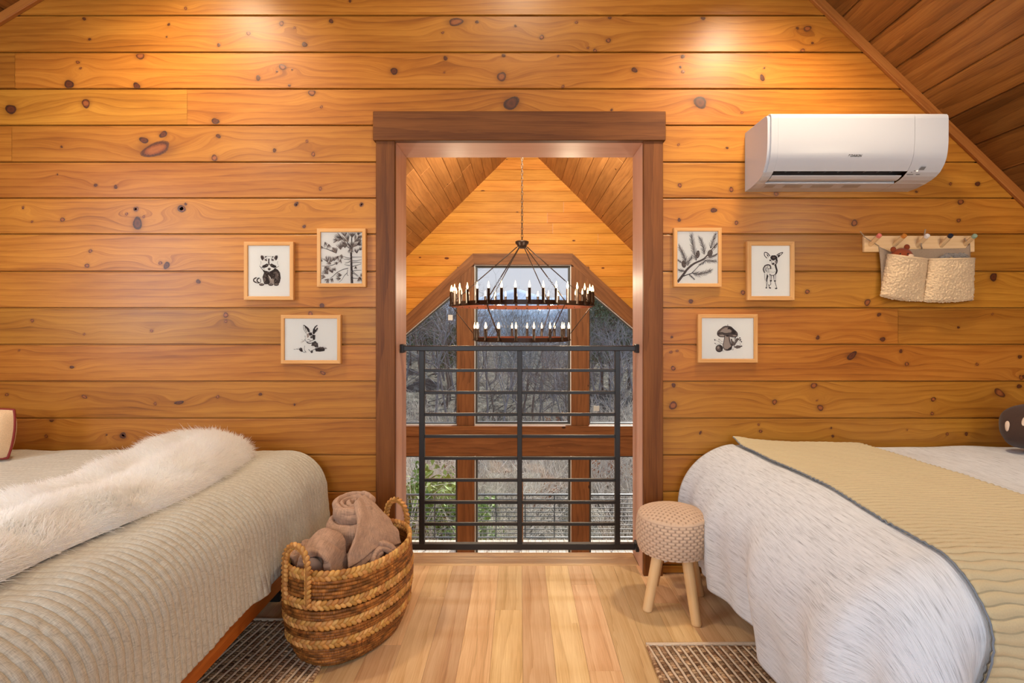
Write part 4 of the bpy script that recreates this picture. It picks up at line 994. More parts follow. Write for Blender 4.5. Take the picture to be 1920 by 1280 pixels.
P, U, V = coil((-.678, 2.205, .475), .016, .080, 2.7, .062, (.20, -.06, .4), 3, .021, 1.0); sheet('upper_coil', P, U, V, B1, .022)
P, U, V = coil((-.686, 2.195, .388), .045, .104, 2.0, .100, (.10, -.04, 0), 5, .03, 2.0); sheet('lower_coil', P, U, V, B1, .03)
P, U, V = coil((-.660, 2.175, .290), .05, .125, 2.0, .09, (0, .05, 0), 6, .03, 2.0); sheet('under_fold', P, U, V, B1, .03)
# flap falling from the coil to the right rim
g1, g2 = 34, 40; a = np.linspace(0, 1, g1); b_ = np.linspace(0, 1, g2); A, Bb = np.meshgrid(a, b_, indexing='ij')
pa = np.array([[-.640, 2.20, .512], [-.585, 2.20, .475], [-.535, 2.195, .425], [-.500, 2.19, .385], [-.486, 2.185, .335]])   # right edge
pb = np.array([[-.660, 2.15, .505], [-.632, 2.085, .455], [-.628, 2.03, .405], [-.640, 1.995, .365], [-.632, 1.975, .325]])   # left edge
def curve(p, t): return np.stack([np.interp(t, np.linspace(0, 1, len(p)), p[:, i]) for i in range(3)], -1)
def smooth(p): return np.array([p[0]]+[(p[i-1]+6*p[i]+p[i+1])/8 for i in range(1, len(p)-1)]+[p[-1]])
Pf = curve(pb, Bb)*(1-A[..., None])+curve(pa, Bb)*A[..., None]; Pf[..., 2] += .020*np.sin(PI*A)+.006*np.sin(A*9+Bb*3); Pf = wrinkle(wrinkle(Pf, 34, .0045, 7), 110, .0018, 9)
sheet('flap', Pf, A*.2, Bb*.25, B1, .016)
Pf2 = Pf*.97+np.array([-.66, 2.1, .33])*.03+np.array([.004, .004, -.024]); sheet('flap_fold', Pf2, A*.2, Bb*.25, B1, .02)
P, U, V = coil((-.555, 2.10, .300), .02, .055, 2.0, .12, (1.1, .3, .6), 9, .02, 2.0); sheet('lower_fold', P, U, V, B1, .018)
B2 = thing('folded_blanket', (-.76, 1.99, .33), 'rose-brown muslin blanket bent into an arch behind the near handle', 'blanket')
# an arch: thick cloth bent over itself and pushed down into the basket
def arch(c, R, leg, depth, dirv, seed, twist=0.0):
    a = np.linspace(0, 1, 60); d = np.linspace(0, 1, 22); A, D = np.meshgrid(a, d, indexing='ij')
    s = (A-.5)*(PI*R+2*leg); k = np.clip(s, -PI*R/2, PI*R/2)/R; ex = np.abs(s)-PI*R/2; ex = np.maximum(ex, 0)
    u = R*np.sin(k); z = R*np.cos(k)-ex; dv = np.array(dirv)/np.linalg.norm(dirv); sd = np.cross([0, 0, 1], dv); sd = sd/np.linalg.norm(sd)
    P = np.array(c)+(u*(1+.25*ex/.1))[..., None]*sd+z[..., None]*np.array([0, 0, 1.0])+((D-.5)*depth)[..., None]*dv
    P[..., 2] -= .035*(D-.35)**2*2; P = wrinkle(wrinkle(P, 34, .005, seed), 110, .0018, seed+3); return P, A*.3, D*depth
P, U, V = arch((-.735, 1.985, .382), .050, .13, .12, (-.10, -.97, -.12), 2); o = sheet('outer_fold', P, U, V, B2, .032)
P, U, V = arch((-.742, 1.99, .335), .022, .08, .10, (-.1, -.97, -.12), 3); sheet('inner_fold', P, U, V, B2, .022)
# smooth under side seen through the handle
M_back = plain('blanket_lining', lin(140, 108, 92), .9)
mb = MB(); ellipsoid(mb, (-.752, 1.950, .338), (.030, .012, .044), np.array(Euler((.2, -.35, .35)).to_matrix()), 24, 16); mb.build('lining', M_muslin, B2, True)
P, U, V = coil((-.812, 2.03, .335), .012, .044, 2.2, .10, (.25, -.35, 0), 12, .016, .5)
B3 = thing('rolled_blanket', (-.812, 2.03, .30), 'small rose-brown muslin roll squeezed between basket rim and left bed', 'blanket'); sheet('roll', P, U, V, B3, .018)

# ------------------------------------------------------------------ stool
SX, SY = .664, 2.31
S = thing('crochet_stool', (SX, SY, 0), 'round blush crochet-covered stool on light wooden legs by right bed', 'stool')
def crochet_mat():
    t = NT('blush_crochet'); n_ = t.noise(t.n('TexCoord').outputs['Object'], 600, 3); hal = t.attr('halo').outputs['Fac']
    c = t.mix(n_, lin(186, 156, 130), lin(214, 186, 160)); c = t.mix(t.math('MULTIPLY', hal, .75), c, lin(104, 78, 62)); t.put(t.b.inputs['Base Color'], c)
    t.b.inputs['Roughness'].default_value = .9; t.bump(n_, .3, .002); return t.m
M_cro = crochet_mat()
R0 = .150; zb, zt_ = .262, .408
def weave(u, v, cu_=.030, cv_=.0125):
    """rows of long stitches, every second row shifted by half"""
    row = np.floor(v/cv_); fu = (u/cu_+.5*(row % 2)) % 1; fv = (v/cv_) % 1
    h = (np.sin(PI*fv)**.6)*(np.clip(np.sin(PI*fu), 0, 1)**.35)
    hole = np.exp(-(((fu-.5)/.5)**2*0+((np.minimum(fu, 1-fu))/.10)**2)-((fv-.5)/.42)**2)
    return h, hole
n_t, n_z = 520, 90
tha = np.linspace(0, 2*PI, n_t, endpoint=False)
sp_ = []   # profile: side then top
for k in range(n_z):
    f = k/(n_z-1); sp_.append((R0*(1-.045*abs(2*f-1)**3)+.004*math.sin(PI*f), zb+(zt_-zb)*f))
nr = 46
for k in range(1, nr):
    f = k/(nr-1); r = (R0*.955)*(1-f)+.001; sp_.append((r, zt_+.004+.030*(1-(r/(R0*.955))**2.2)))
sp_ = np.array(sp_); arcl = np.concatenate([[0], np.cumsum(np.hypot(*np.diff(sp_, axis=0).T))])
Aa, Kk = np.meshgrid(tha, np.arange(len(sp_)), indexing='ij'); rr = sp_[Kk, 0]; zz = sp_[Kk, 1]
topm = Kk >= n_z
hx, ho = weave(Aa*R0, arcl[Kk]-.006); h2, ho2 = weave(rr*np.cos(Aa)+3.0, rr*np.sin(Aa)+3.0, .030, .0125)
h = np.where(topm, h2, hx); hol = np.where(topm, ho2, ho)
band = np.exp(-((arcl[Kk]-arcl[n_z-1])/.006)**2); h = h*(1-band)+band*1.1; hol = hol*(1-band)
rad_out = np.where(topm, 0, 1.0); 
rr2 = rr+.0042*h*rad_out-.002*hol*rad_out; zz2 = zz+.0042*h*(1-rad_out)-.002*hol*(1-rad_out)
V = np.stack([SX+rr2*np.cos(Aa), SY+rr2*np.sin(Aa), zz2], -1)
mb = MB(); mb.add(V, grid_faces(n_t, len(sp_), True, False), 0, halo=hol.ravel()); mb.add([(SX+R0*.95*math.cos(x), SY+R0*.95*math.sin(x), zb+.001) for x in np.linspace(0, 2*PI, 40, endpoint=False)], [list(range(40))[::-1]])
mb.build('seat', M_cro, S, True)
for fx, fy in ((.549, 2.292), (.724, 2.178), (.820, 2.425), (.640, 2.53)):
    d = np.array([fx-.676, fy-2.345]); tp = np.array([.676, 2.345])+d*.50
    mb = MB(); P = [np.array([fx, fy, .0]), np.array([fx, fy, .004])]+[np.array([fx+(tp[0]-fx)*k, fy+(tp[1]-fy)*k, .30*k]) for k in (.02, .3, .6, 1)]
    tube(mb, P, [.0185, .0205, .0207, .0215, .022, .0225], 20, wd=None); o = mb.build('leg', M_birch, S, True)
for (x, y, w_, h_, ry) in ((.600, 2.335, .024, .048, .1), (.640, 2.34, .040, .085, -.22)):
    mb = MB(); box(mb, -w_/2, w_/2, -.0008, .0008, -h_, 0, .0003, M=Matrix.Translation((x, y, .268))@Euler((.1, ry, .2)).to_matrix().to_4x4()); mb.build('tag', bpy.data.materials.get('tag_paper') or plain('tag_paper', lin(214, 206, 200), .7), S)

# ------------------------------------------------------------------ woven rugs
M_jute = wood('brown_jute_loops', lin(78, 50, 34), lin(132, 98, 70), lin(196, 164, 128), 0.8, 10, 0.9, ringw=.1, bump=.2, spec=.2)
M_cotton = fabric('cream_cotton_cord', lin(222, 198, 170), 'obj')
def rug(name, x0, x1, y0, y1, skew, label, sgn):
    R = thing(name, ((x0+x1)/2, (y0+y1)/2, 0), label, 'rug')
    mb = MB(); box(mb, x0+.004, x1-.004, y0, y1-.004, .0008, .005, .001, 0, 1); mb.build('base', M_jute, R)
    mb = MB(); row = .030; n = int((x1-x0)/row)+8
    mc = MB()
    for k in range(-8, n+8):
        xs_ = x0+k*row
        yv = np.linspace(y0, y1-.022, 30); xv = xs_+sgn*(yv-y1)*math.tan(skew)*-1; ok = (xv > x0+.002) & (xv < x1-.004)
        if ok.sum() > 2:
            P = np.stack([xv[ok]+.0012*vnoise(yv[ok]*30, k, 3), yv[ok], .0098+.0008*vnoise(yv[ok]*60, k, 5)], 1); tube(mc, P, .0050, 6, flat=.7)
        y = y0+random.random()*.01
        while y < y1-.026:
            x = xs_+row/2+sgn*(y-y1)*math.tan(skew)*-1
            if x0+.002 < x < x1-.002:
                r = random.random(); ellipsoid(mb, (x+random.uniform(-.0012, .0012), y, .0066), (.0115, .0078*random.uniform(.8, 1.15), .0056*random.uniform(.75, 1.1)), np.array(Euler((0, 0, random.uniform(-.7, .7))).to_matrix()), 6, 5, 0, wd=(r*9, r*5, r))
            y += .0125
    for ed in ((x0+.002), (x1-.002)):
        y = y0
        while y < y1-.01:
            r = random.random()*.4+.6; ellipsoid(mb, (ed, y, .0065), (.008, .009, .006), np.array(Euler((0, 0, random.uniform(.2, .9))).to_matrix()), 6, 5, 0, wd=(r*9, r*5, r)); y += .014
    mb.build('jute_loops', M_jute, R, True); mc.build('cotton_cords', M_cotton, R, True)
    xs_ = np.linspace(x0-.003, x1+.003, 30); P = np.stack([xs_, y1-.009+.002*np.sin(xs_*9), np.full(30, .0082)], 1); mb = MB(); tube(mb, P, .0085, 8, flat=.8); mb.build('hem', M_cotton, R, True)
rug('jute_rug', -1.60, -.712, 1.30, 2.215, math.radians(9), 'brown and cream jute rug under left bed and basket', -1)
rug('jute_rug', .486, 1.30, 1.30, 2.045, math.radians(8), 'brown and cream jute rug in front of the stool, right bed', 1)

# ------------------------------------------------------------------ framed prints
M_paper = plain('print_paper', lin(250, 243, 230), .7)
INK = [plain('ink_dark', lin(52, 42, 40), .9), plain('ink_mid', lin(112, 96, 88), .9), plain('ink_light', lin(178, 158, 142), .9)]
YP = YW-.0125
class Draw:
    def __init__(s, par, cx, cy, sc, clip): s.par = par; s.c = (cx, cy, sc); s.mb = MB(); s.k = 0; s.clip = clip; s.wf = 1.35
    def pt(s, x, y): cx, cy, sc = s.c; return W(cx+x/sc, cy+y/sc, YP)
    def ok(s, p): return True
    def lift(s): s.k += 1; return YP-.0003-min(s.k, 3500)*.0000008
    def poly(s, pts, m=0):
        y = s.lift(); V = [s.pt(*p) for p in pts]; V = [(max(s.clip[0], min(s.clip[1], v[0])), y, max(s.clip[2], min(s.clip[3], v[2]))) for v in V]; s.mb.add(V, [list(range(len(V)))], m)
    def blob(s, x, y, rx_, ry_, m=0, rot=0, n=14):
        a = [i/n*2*PI for i in range(n)]; s.poly([(x+rx_*math.cos(t)*math.cos(rot)-ry_*math.sin(t)*math.sin(rot), y+rx_*math.cos(t)*math.sin(rot)+ry_*math.sin(t)*math.cos(rot)) for t in a], m)
    def line(s, pts, w0, w1=None, m=0):
        w1 = w0 if w1 is None else w1; w0 *= s.wf; w1 *= s.wf; P = np.array(pts, float); n = len(P)
        if n > 2:
            t = np.linspace(0, n-1, n*5-4); Q = []
            for x in t:
                i = min(int(x), n-2); f = x-i; p0 = P[max(i-1, 0)]; p1 = P[i]; p2 = P[i+1]; p3 = P[min(i+2, n-1)]
                Q.append(.5*((2*p1)+(-p0+p2)*f+(2*p0-5*p1+4*p2-p3)*f*f+(-p0+3*p1-3*p2+p3)*f**3))
            P = np.array(Q); n = len(P)
        C_ = [s.pt(*q) for q in P]; keep = [s.clip[0] <= c[0] <= s.clip[1] and s.clip[2] <= c[2] <= s.clip[3] for c in C_]
        P = P[np.array(keep)]; n = len(P)
        if n < 2: return
        T = np.gradient(P, axis=0); T /= np.linalg.norm(T, axis=1)[:, None]+1e-9; N = np.stack([-T[:, 1], T[:, 0]], 1); ww = np.linspace(w0, w1, n)[:, None]/2
        L, R = P+N*ww, P-N*ww; y = s.lift(); V = []
        for a, b in zip(L, R):
            for q in (a, b): v = s.pt(*q); V.append((max(s.clip[0], min(s.clip[1], v[0])), y, max(s.clip[2], min(s.clip[3], v[2]))))
        s.mb.add(V, [[2*i, 2*i+1, 2*i+3, 2*i+2] for i in range(n-1)], m)
    def tuft(s, x, y, ang, ln, spread=.9, n=16, w=3.5, m=0):
        for i in range(n):
            a = ang+random.uniform(-spread, spread); l = ln*random.uniform(.6, 1.05); s.line([(x, y), (x+l*.5*math.cos(a), y+l*.5*math.sin(a)), (x+l*math.cos(a), y+l*math.sin(a))], w*1.7, 1.5, random.choice((m, 1, 1, 2)))
    def twig(s, pts, ln, w=4, dens=9, back=.9, m=0):
        P = np.array(pts, float); s.line(pts, w*1.4, w*.8, 0); d = np.concatenate([[0], np.cumsum(np.linalg.norm(np.diff(P, axis=0), axis=1))]); t = 0
        while t < d[-1]:
            i = min(int(np.searchsorted(d, t, 'right'))-1, len(P)-2); f = (t-d[i])/(d[i+1]-d[i]+1e-9); p = P[i]*(1-f)+P[i+1]*f; a = math.atan2(*(P[i+1]-P[i])[::-1])
            for sg in (-1, 1):
                b = a+sg*random.uniform(.5, .95)*back; l = ln*random.uniform(.7, 1.1)*(1-.35*t/d[-1]); s.line([tuple(p), (p[0]+l*math.cos(b), p[1]+l*math.sin(b))], w*1.1, 1.6, random.choice((0, 1, 1)))
            t += dens
        for _ in range(8):
            b = a+random.uniform(-.6, .6); l = ln*random.uniform(.5, .9); s.line([tuple(P[-1]), (P[-1][0]+l*math.cos(b), P[-1][1]+l*math.sin(b))], w*.75, .8, 0)
    def done(s, name): s.mb.build(name, INK, s.par)
def picture(px0, py0, px1, py1, fw, label):
    YF = YW-.021; a = W(px0, py1, YF); b = W(px1, py0, YF); f = fw*YF/F
    T = thing('framed_print', ((a[0]+b[0])/2, YW, (a[2]+b[2])/2), label, 'picture')
    mb = MB(); x0, x1, z0, z1 = a[0], b[0], a[2], b[2]; y0, y1 = YF, YW-.0004; e = .0018
    o = [(x0, z0), (x1, z0), (x1, z1), (x0, z1)]; i_ = [(x0+f, z0+f), (x1-f, z0+f), (x1-f, z1-f), (x0+f, z1-f)]
    oc = [(x0+e, z0+e), (x1-e, z0+e), (x1-e, z1-e), (x0+e, z1-e)]; ic = [(x0+f-e, z0+f-e), (x1-f+e, z0+f-e), (x1-f+e, z1-f+e), (x0+f-e, z1-f+e)]
    for k in range(4):
        j = (k+1) % 4; ax = 0 if k % 2 == 0 else 2; V = []
        for L, y in ((o, y1), (o, y0+e), (oc, y0), (ic, y0), (i_, y0+e), (i_, y1)): V += [(L[k][0], y, L[k][1]), (L[j][0], y, L[j][1])]
        V = np.array(V); mb.add(V, [[2*q, 2*q+2, 2*q+3, 2*q+1] for q in range(5)], 0, wd=wdbox(V, ax))
    mb.build('frame', M_frame, T)
    mb = MB(); q0 = .004; box(mb, x0+f-q0, x1-f+q0, YP, YW-.001, z0+f-q0, z1-f+q0, .0002); mb.build('print', M_paper, T)
    mb = MB(); mb.add([(x0+f, YP-.0035, z0+f), (x1-f, YP-.0035, z0+f), (x1-f, YP-.0035, z1-f), (x0+f, YP-.0035, z1-f)], [[0, 1, 2, 3]]); mb.build('glass', M_pglass, T)
    return T, (x0+f+.0005, x1-f-.0005, z0+f+.0005, z1-f-.0005)
random.seed(21)
# raccoon
T, cl = picture(456.8, 452.8, 550, 562.4, 7.2, 'oak-framed raccoon drawing, leftmost picture on the wall'); D = Draw(T, 450, 440, 9.846, cl)
for sx_ in (-1, 1):
    m = lambda x: 540+sx_*(x-540)
    D.poly([(m(625), 430), (m(650), 385), (m(690), 378), (m(700), 410), (m(685), 455), (m(660), 475)], 1); D.poly([(m(650), 430), (m(668), 392), (m(692), 392), (m(690), 430), (m(672), 470)], 0)
    D.poly([(m(555), 545), (m(585), 530), (m(620), 550), (m(665), 570), (m(672), 600), (m(630), 612), (m(590), 600), (m(560), 580)], 0); D.blob(m(588), 562, 14, 11, 1)
    D.line([(m(700), 490), (m(690), 520), (m(712), 560)], 5, 2, 1); D.line([(m(720), 575), (m(690), 598), (m(650), 615), (m(620), 640)], 6, 4, 0)
    D.blob(m(600), 465, 26, 18, 1, .5); D.blob(m(604), 410, 20, 10, 0, -.7); D.line([(m(575), 430), (m(600), 445), (m(640), 470)], 6, 2, 1)
D.line([(450, 398), (500, 396), (590, 402)], 4, 3, 0); D.line([(535, 440), (532, 500), (540, 560)], 18, 14, 0); D.line([(520, 500), (518, 540)], 5, 3, 2); D.blob(540, 632, 27, 24, 0); D.blob(538, 626, 10, 7, 2)
D.line([(380, 600), (420, 645), (480, 670), (560, 676), (610, 650)], 7, 5, 0)
D.poly([(410, 640), (470, 668), (540, 690), (600, 660), (650, 615), (700, 645), (740, 700), (752, 800), (735, 880), (700, 925), (630, 925), (600, 860), (560, 780), (520, 740), (540, 820), (560, 880), (530, 912), (450, 912), (430, 850), (415, 780), (445, 700)], 0)
D.poly([(640, 680), (690, 680), (700, 750), (690, 830), (650, 800), (655, 730)], 1); D.poly([(525, 750), (560, 800), (600, 880), (600, 915), (560, 905), (548, 850)], 2); D.poly([(430, 790), (460, 790), (470, 850), (440, 880)], 1); D.poly([(690, 700), (700, 760), (712, 750)], 2)
for _ in range(70):
    x = random.uniform(440, 730); y = random.uniform(680, 890); D.line([(x, y), (x+random.uniform(-16, 6), y+random.uniform(14, 34))], 3.5, 1, random.choice((1, 2, 2)))
for cx in (400, 570, 670):
    D.blob(cx, 918, 48, 24, 0); 
    for k in range(4): D.blob(cx-30+k*18, 912, 6, 12, 2)
D.poly([(600, 800), (628, 830), (625, 900), (590, 900), (575, 850)], 2)
for a, b_, c in ((300, 838, 50), (355, 843, 42)):
    D.line([(a+5, b_-48), (a-c+8, b_-20), (a-c+8, b_+20), (a+5, b_+45)], 16, 16, 0)
D.line([(300, 795), (340, 800), (372, 810)], 4, 4, 0); D.line([(300, 885), (340, 892), (375, 880), (382, 840), (372, 808)], 8, 8, 0)
D.done('ink_drawing')
# pine tree
T, cl = picture(593.9, 428, 685.6, 538, 6.8, 'oak-framed pine tree drawing, high beside the left door casing'); D = Draw(T, 590, 420, 9.846, cl)
D.poly([(655, 520), (688, 520), (712, 1090), (664, 1090)], 1); D.line([(676, 520), (690, 1090)], 16, 22, 0); D.line([(690, 150), (680, 400), (676, 560)], 12, 18, 0)
for _ in range(60): y = random.uniform(520, 1080); x = 660+random.uniform(0, 40); D.line([(x, y), (x+random.uniform(-4, 8), y+18)], 4, 2, random.choice((0, 2)))
for a, b_ in (((660, 632), (520, 590)), ((650, 660), (540, 650)), ((655, 690), (560, 720)), ((650, 762), (550, 745)), ((690, 610), (870, 605)), ((690, 680), (865, 655)), ((690, 715), (865, 712)), ((690, 785), (860, 735)), ((690, 870), (865, 850)), ((700, 880), (810, 960)), ((700, 905), (800, 970)), ((700, 995), (860, 985))):
    D.line([a, ((a[0]+b_[0])/2, (a[1]+b_[1])/2+random.uniform(-10, 14)), b_], 9, 4, 0)
D.line([(620, 815), (520, 840), (420, 890), (340, 960), (280, 1010)], 9, 6, 0); D.line([(600, 900), (550, 950), (500, 1030), (450, 1070)], 8, 3, 0); D.line([(610, 840), (600, 930), (625, 950)], 6, 5, 0); D.line([(400, 535), (250, 470), (120, 430)], 12, 5, 0); D.line([(430, 715), (280, 770), (110, 775)], 10, 5, 0)
D.line([(570, 290), (640, 380), (680, 420)], 9, 9, 0)
for x, y, a, l, n in ((160, 440, 3.4, 70, 10), (190, 330, 1.2, 100, 16), (260, 370, 1.5, 95, 14), (150, 430, 3.2, 60, 8), (330, 430, .9, 90, 22), (400, 540, 4.3, 120, 30), (480, 470, 4.6, 130, 34), (560, 440, 4.7, 130, 34), (500, 560, 1.8, 90, 30), (440, 590, 2.2, 80, 22), (600, 400, 3.6, 150, 36), (620, 330, 4.2, 170, 44), (520, 270, 3.3, 170, 34), (430, 300, 3.2, 100, 20), (560, 230, 4.5, 120, 34), (690, 250, 4.7, 130, 36), (740, 330, 5.4, 150, 44), (800, 260, 5.6, 90, 30), (780, 380, 5.9, 110, 32), (700, 430, 5.2, 130, 40), (660, 440, 1.5, 100, 30), (700, 470, 4.2, 150, 44), (800, 200, 5., 90, 34), (850, 330, 4, 100, 24),
    (780, 540, 4.7, 100, 26), (830, 480, 5.4, 70, 20), (140, 690, 3.9, 90, 16), (240, 700, 4.4, 120, 24), (300, 700, 4.9, 110, 24), (360, 680, 4.8, 90, 22), (200, 770, 1.4, 60, 20), (300, 740, 3.7, 90, 20), (410, 700, 2.1, 60, 16), (480, 650, 2, 80, 20), (330, 900, 4.3, 110, 30), (250, 920, 3.9, 120, 34), (200, 980, 3.3, 100, 26), (260, 1010, 2.3, 100, 30), (330, 1000, 2.0, 80, 22), (390, 860, 4, 80, 18), (500, 940, 3.2, 110, 24), (480, 1010, 3.2, 90, 20), (820, 970, 1.2, 110, 26), (850, 970, 5.4, 70, 14), (240, 860, 4.9, 90, 20), (760, 780, 1.5, 60, 12)):
    D.tuft(x, y, a, l, .75, n, 4.2)
D.done('ink_drawing')
# rabbit
T, cl = picture(526.2, 590.3, 638.4, 681.8, 6.6, 'oak-framed rabbit drawing, lowest of the three left pictures'); D = Draw(T, 520, 580, 11.64, cl)
D.line([(570, 340), (575, 420), (625, 510), (640, 520)], 8, 5, 0); D.line([(575, 340), (640, 380), (690, 430), (705, 500)], 12, 9, 0); D.poly([(585, 345), (640, 385), (690, 430), (700, 500), (670, 490), (640, 430), (600, 380)], 0); D.line([(600, 390), (620, 450), (650, 500)], 10, 6, 0)
D.poly([(870, 335), (820, 370), (780, 430), (768, 520), (800, 545), (850, 480), (885, 420), (870, 390), (840, 440), (820, 430), (845, 380), (880, 350)], 0); D.line([(885, 400), (880, 450), (850, 490)], 5, 5, 1)
D.poly([(680, 510), (750, 500), (770, 560), (700, 570)], 0); D.poly([(640, 530), (690, 520), (690, 600), (650, 620)], 2); D.poly([(770, 545), (830, 560), (825, 650), (780, 660), (760, 600)], 0); D.blob(742, 604, 22, 26, 0); D.blob(738, 598, 6, 7, 2)
D.line([(605, 570), (610, 620)], 6, 4, 0); D.line([(622, 640), (600, 660), (640, 700), (700, 710), (720, 690), (700, 660), (660, 655)], 7, 6, 0); D.line([(720, 690), (780, 670), (825, 650)], 10, 6, 1)
D.line([(640, 715), (690, 738), (760, 730), (830, 690)], 14, 10, 0); D.poly([(760, 730), (835, 690), (880, 740), (900, 820), (840, 830), (800, 800), (740, 790)], 0)
for _ in range(60): x = random.uniform(760, 890); y = random.uniform(715, 820); D.line([(x, y), (x+8, y+18)], 4, 1, random.choice((1, 2)))
D.line([(600, 790), (590, 880), (640, 935)], 6, 5, 1); D.line([(540, 860), (560, 920), (610, 940), (600, 900)], 7, 5, 0); D.line([(680, 870), (720, 910), (745, 945), (775, 930), (770, 890), (840, 860)], 9, 8, 0); D.blob(750, 915, 16, 26, 0)
D.poly([(820, 850), (900, 830), (1000, 820), (1040, 860), (1030, 905), (930, 920), (840, 915)], 0); D.poly([(470, 870), (510, 830), (545, 850), (550, 930), (500, 910)], 0)
for _ in range(80): x = random.uniform(830, 1090); D.line([(x, 860), (x+random.uniform(-10, 25), 860-random.uniform(10, 80)*(1-abs(x-970)/190))], 5, 1, random.choice((0, 1)))
for _ in range(40): x = random.uniform(360, 545); D.line([(x, 870), (x-random.uniform(0, 20), 870-random.uniform(10, 60)*(x-340)/200)], 5, 1, random.choice((0, 1, 1)))
for _ in range(9): D.line([(600, 680), (500+random.uniform(0, 40), 640+random.uniform(0, 110))], 2.5, 1, 2)
D.done('ink_drawing')
# pine branch
T, cl = picture(1263.7, 426.8, 1353.6, 537.7, 6.6, 'oak-framed pine branch drawing, high beside the right door casing'); D = Draw(T, 1255, 420, 10.24, cl)
D.line([(155, 1115), (260, 980), (350, 860), (470, 760), (620, 690), (700, 630), (830, 470), (935, 350)], 36, 12, 1); D.line([(155, 1100), (262, 968), (352, 850), (470, 750), (620, 682), (705, 620), (880, 460), (935, 350)], 6, 5, 0); D.line([(165, 1120), (270, 992), (360, 872), (480, 770), (630, 700), (720, 650), (840, 600), (935, 570)], 8, 6, 0)
for pts, l in ((([(520, 700), (490, 590), (460, 440), (425, 230)]), 105), (([(670, 580), (655, 440), (590, 270)]), 95), (([(790, 470), (830, 350), (880, 210)]), 85), (([(860, 460), (910, 390), (940, 350)]), 70), (([(320, 800), (300, 670), (240, 520), (185, 430)]), 100), (([(350, 800), (370, 720), (420, 650)]), 85), (([(290, 900), (200, 890), (155, 880)]), 70), (([(440, 940), (560, 965), (680, 940), (770, 905)]), 105), (([(380, 970), (430, 1010), (470, 1050)]), 40), (([(690, 700), (800, 710), (935, 715)]), 75), (([(700, 690), (640, 750), (600, 770)]), 60), (([(760, 650), (860, 610), (935, 570)]), 55), (([(230, 740), (190, 710), (155, 685)]), 45)):
    D.twig(pts, l, 4.2, 13)
D.line([(430, 940), (520, 850), (590, 770)], 9, 6, 0); D.line([(270, 1000), (350, 970), (440, 940)], 14, 9, 0)
for x, y, a, b_, r in ((545, 580, 38, 76, .12), (780, 560, 50, 72, .3), (275, 770, 42, 70, -.2)):
    D.blob(x, y, a, b_, 1, r); 
    for _ in range(46): t_ = random.uniform(0, 6.28); q = random.uniform(0, .95)**.5; D.blob(x+a*q*math.cos(t_), y+b_*q*math.sin(t_), 6, 5, random.choice((0, 0, 2)), 0, 6)
D.done('ink_drawing')
# fawn
T, cl = picture(1401.2, 452, 1490.3, 562.8, 8, 'oak-framed fawn drawing, below and left of the air conditioner'); D = Draw(T, 1395, 445, 10.24, cl)
D.line([(500, 360), (450, 300), (395, 290), (395, 350), (445, 400)], 12, 10, 0); D.poly([(430, 310), (465, 340), (470, 390), (445, 350)], 0); D.line([(625, 345), (680, 305), (745, 290), (700, 340), (655, 385)], 12, 8, 0); D.poly([(640, 350), (690, 315), (680, 360), (655, 380)], 0)
D.poly([(505, 380), (530, 345), (600, 342), (640, 375), (640, 430), (600, 425), (570, 445), (530, 430), (510, 410)], 0); D.poly([(540, 370), (585, 365), (600, 395), (560, 405)], 1); D.blob(503, 440, 17, 17, 0); D.blob(620, 440, 16, 15, 0)
D.line([(535, 430), (530, 490), (545, 520), (590, 525), (600, 490), (590, 450)], 6, 6, 1); D.blob(562, 503, 23, 18, 0); D.line([(638, 430), (630, 490), (600, 520)], 14, 10, 0); D.blob(612, 470, 14, 14, 1)
D.line([(600, 520), (615, 580), (630, 640), (610, 700)], 26, 22, 0); D.line([(515, 605), (500, 540), (450, 525), (400, 550), (370, 610), (395, 680)], 16, 14, 0)
for _ in range(90): x = random.gauss(445, 32); y = random.gauss(590, 36); D.line([(x, y), (x-6, y+14)], 5, 2, random.choice((0, 1, 1)))
D.line([(395, 690), (395, 760), (410, 830)], 5, 5, 1); D.poly([(440, 700), (468, 740), (450, 800), (445, 850), (425, 850), (425, 790)], 0); D.line([(425, 850), (430, 920), (415, 975)], 6, 5, 0); D.line([(450, 850), (440, 920), (440, 975)], 6, 5, 0); D.blob(428, 968, 16, 12, 0)
D.line([(485, 700), (520, 725), (570, 725), (625, 690)], 9, 9, 0); D.line([(500, 720), (505, 820)], 8, 5, 0); D.line([(528, 730), (530, 820)], 9, 5, 0); D.blob(515, 832, 22, 14, 0); D.line([(510, 840), (512, 900), (485, 920), (480, 970)], 8, 6, 0); D.line([(465, 900), (495, 970)], 7, 5, 0); D.blob(500, 970, 20, 12, 0)
D.line([(570, 730), (575, 820)], 14, 6, 0); D.line([(608, 700), (605, 820)], 7, 5, 0); D.blob(592, 835, 22, 14, 0); D.line([(595, 850), (610, 910), (630, 970)], 9, 7, 0); D.blob(616, 978, 24, 13, 0); D.line([(520, 660), (560, 670), (600, 650)], 3, 3, 1)
D.done('ink_drawing')
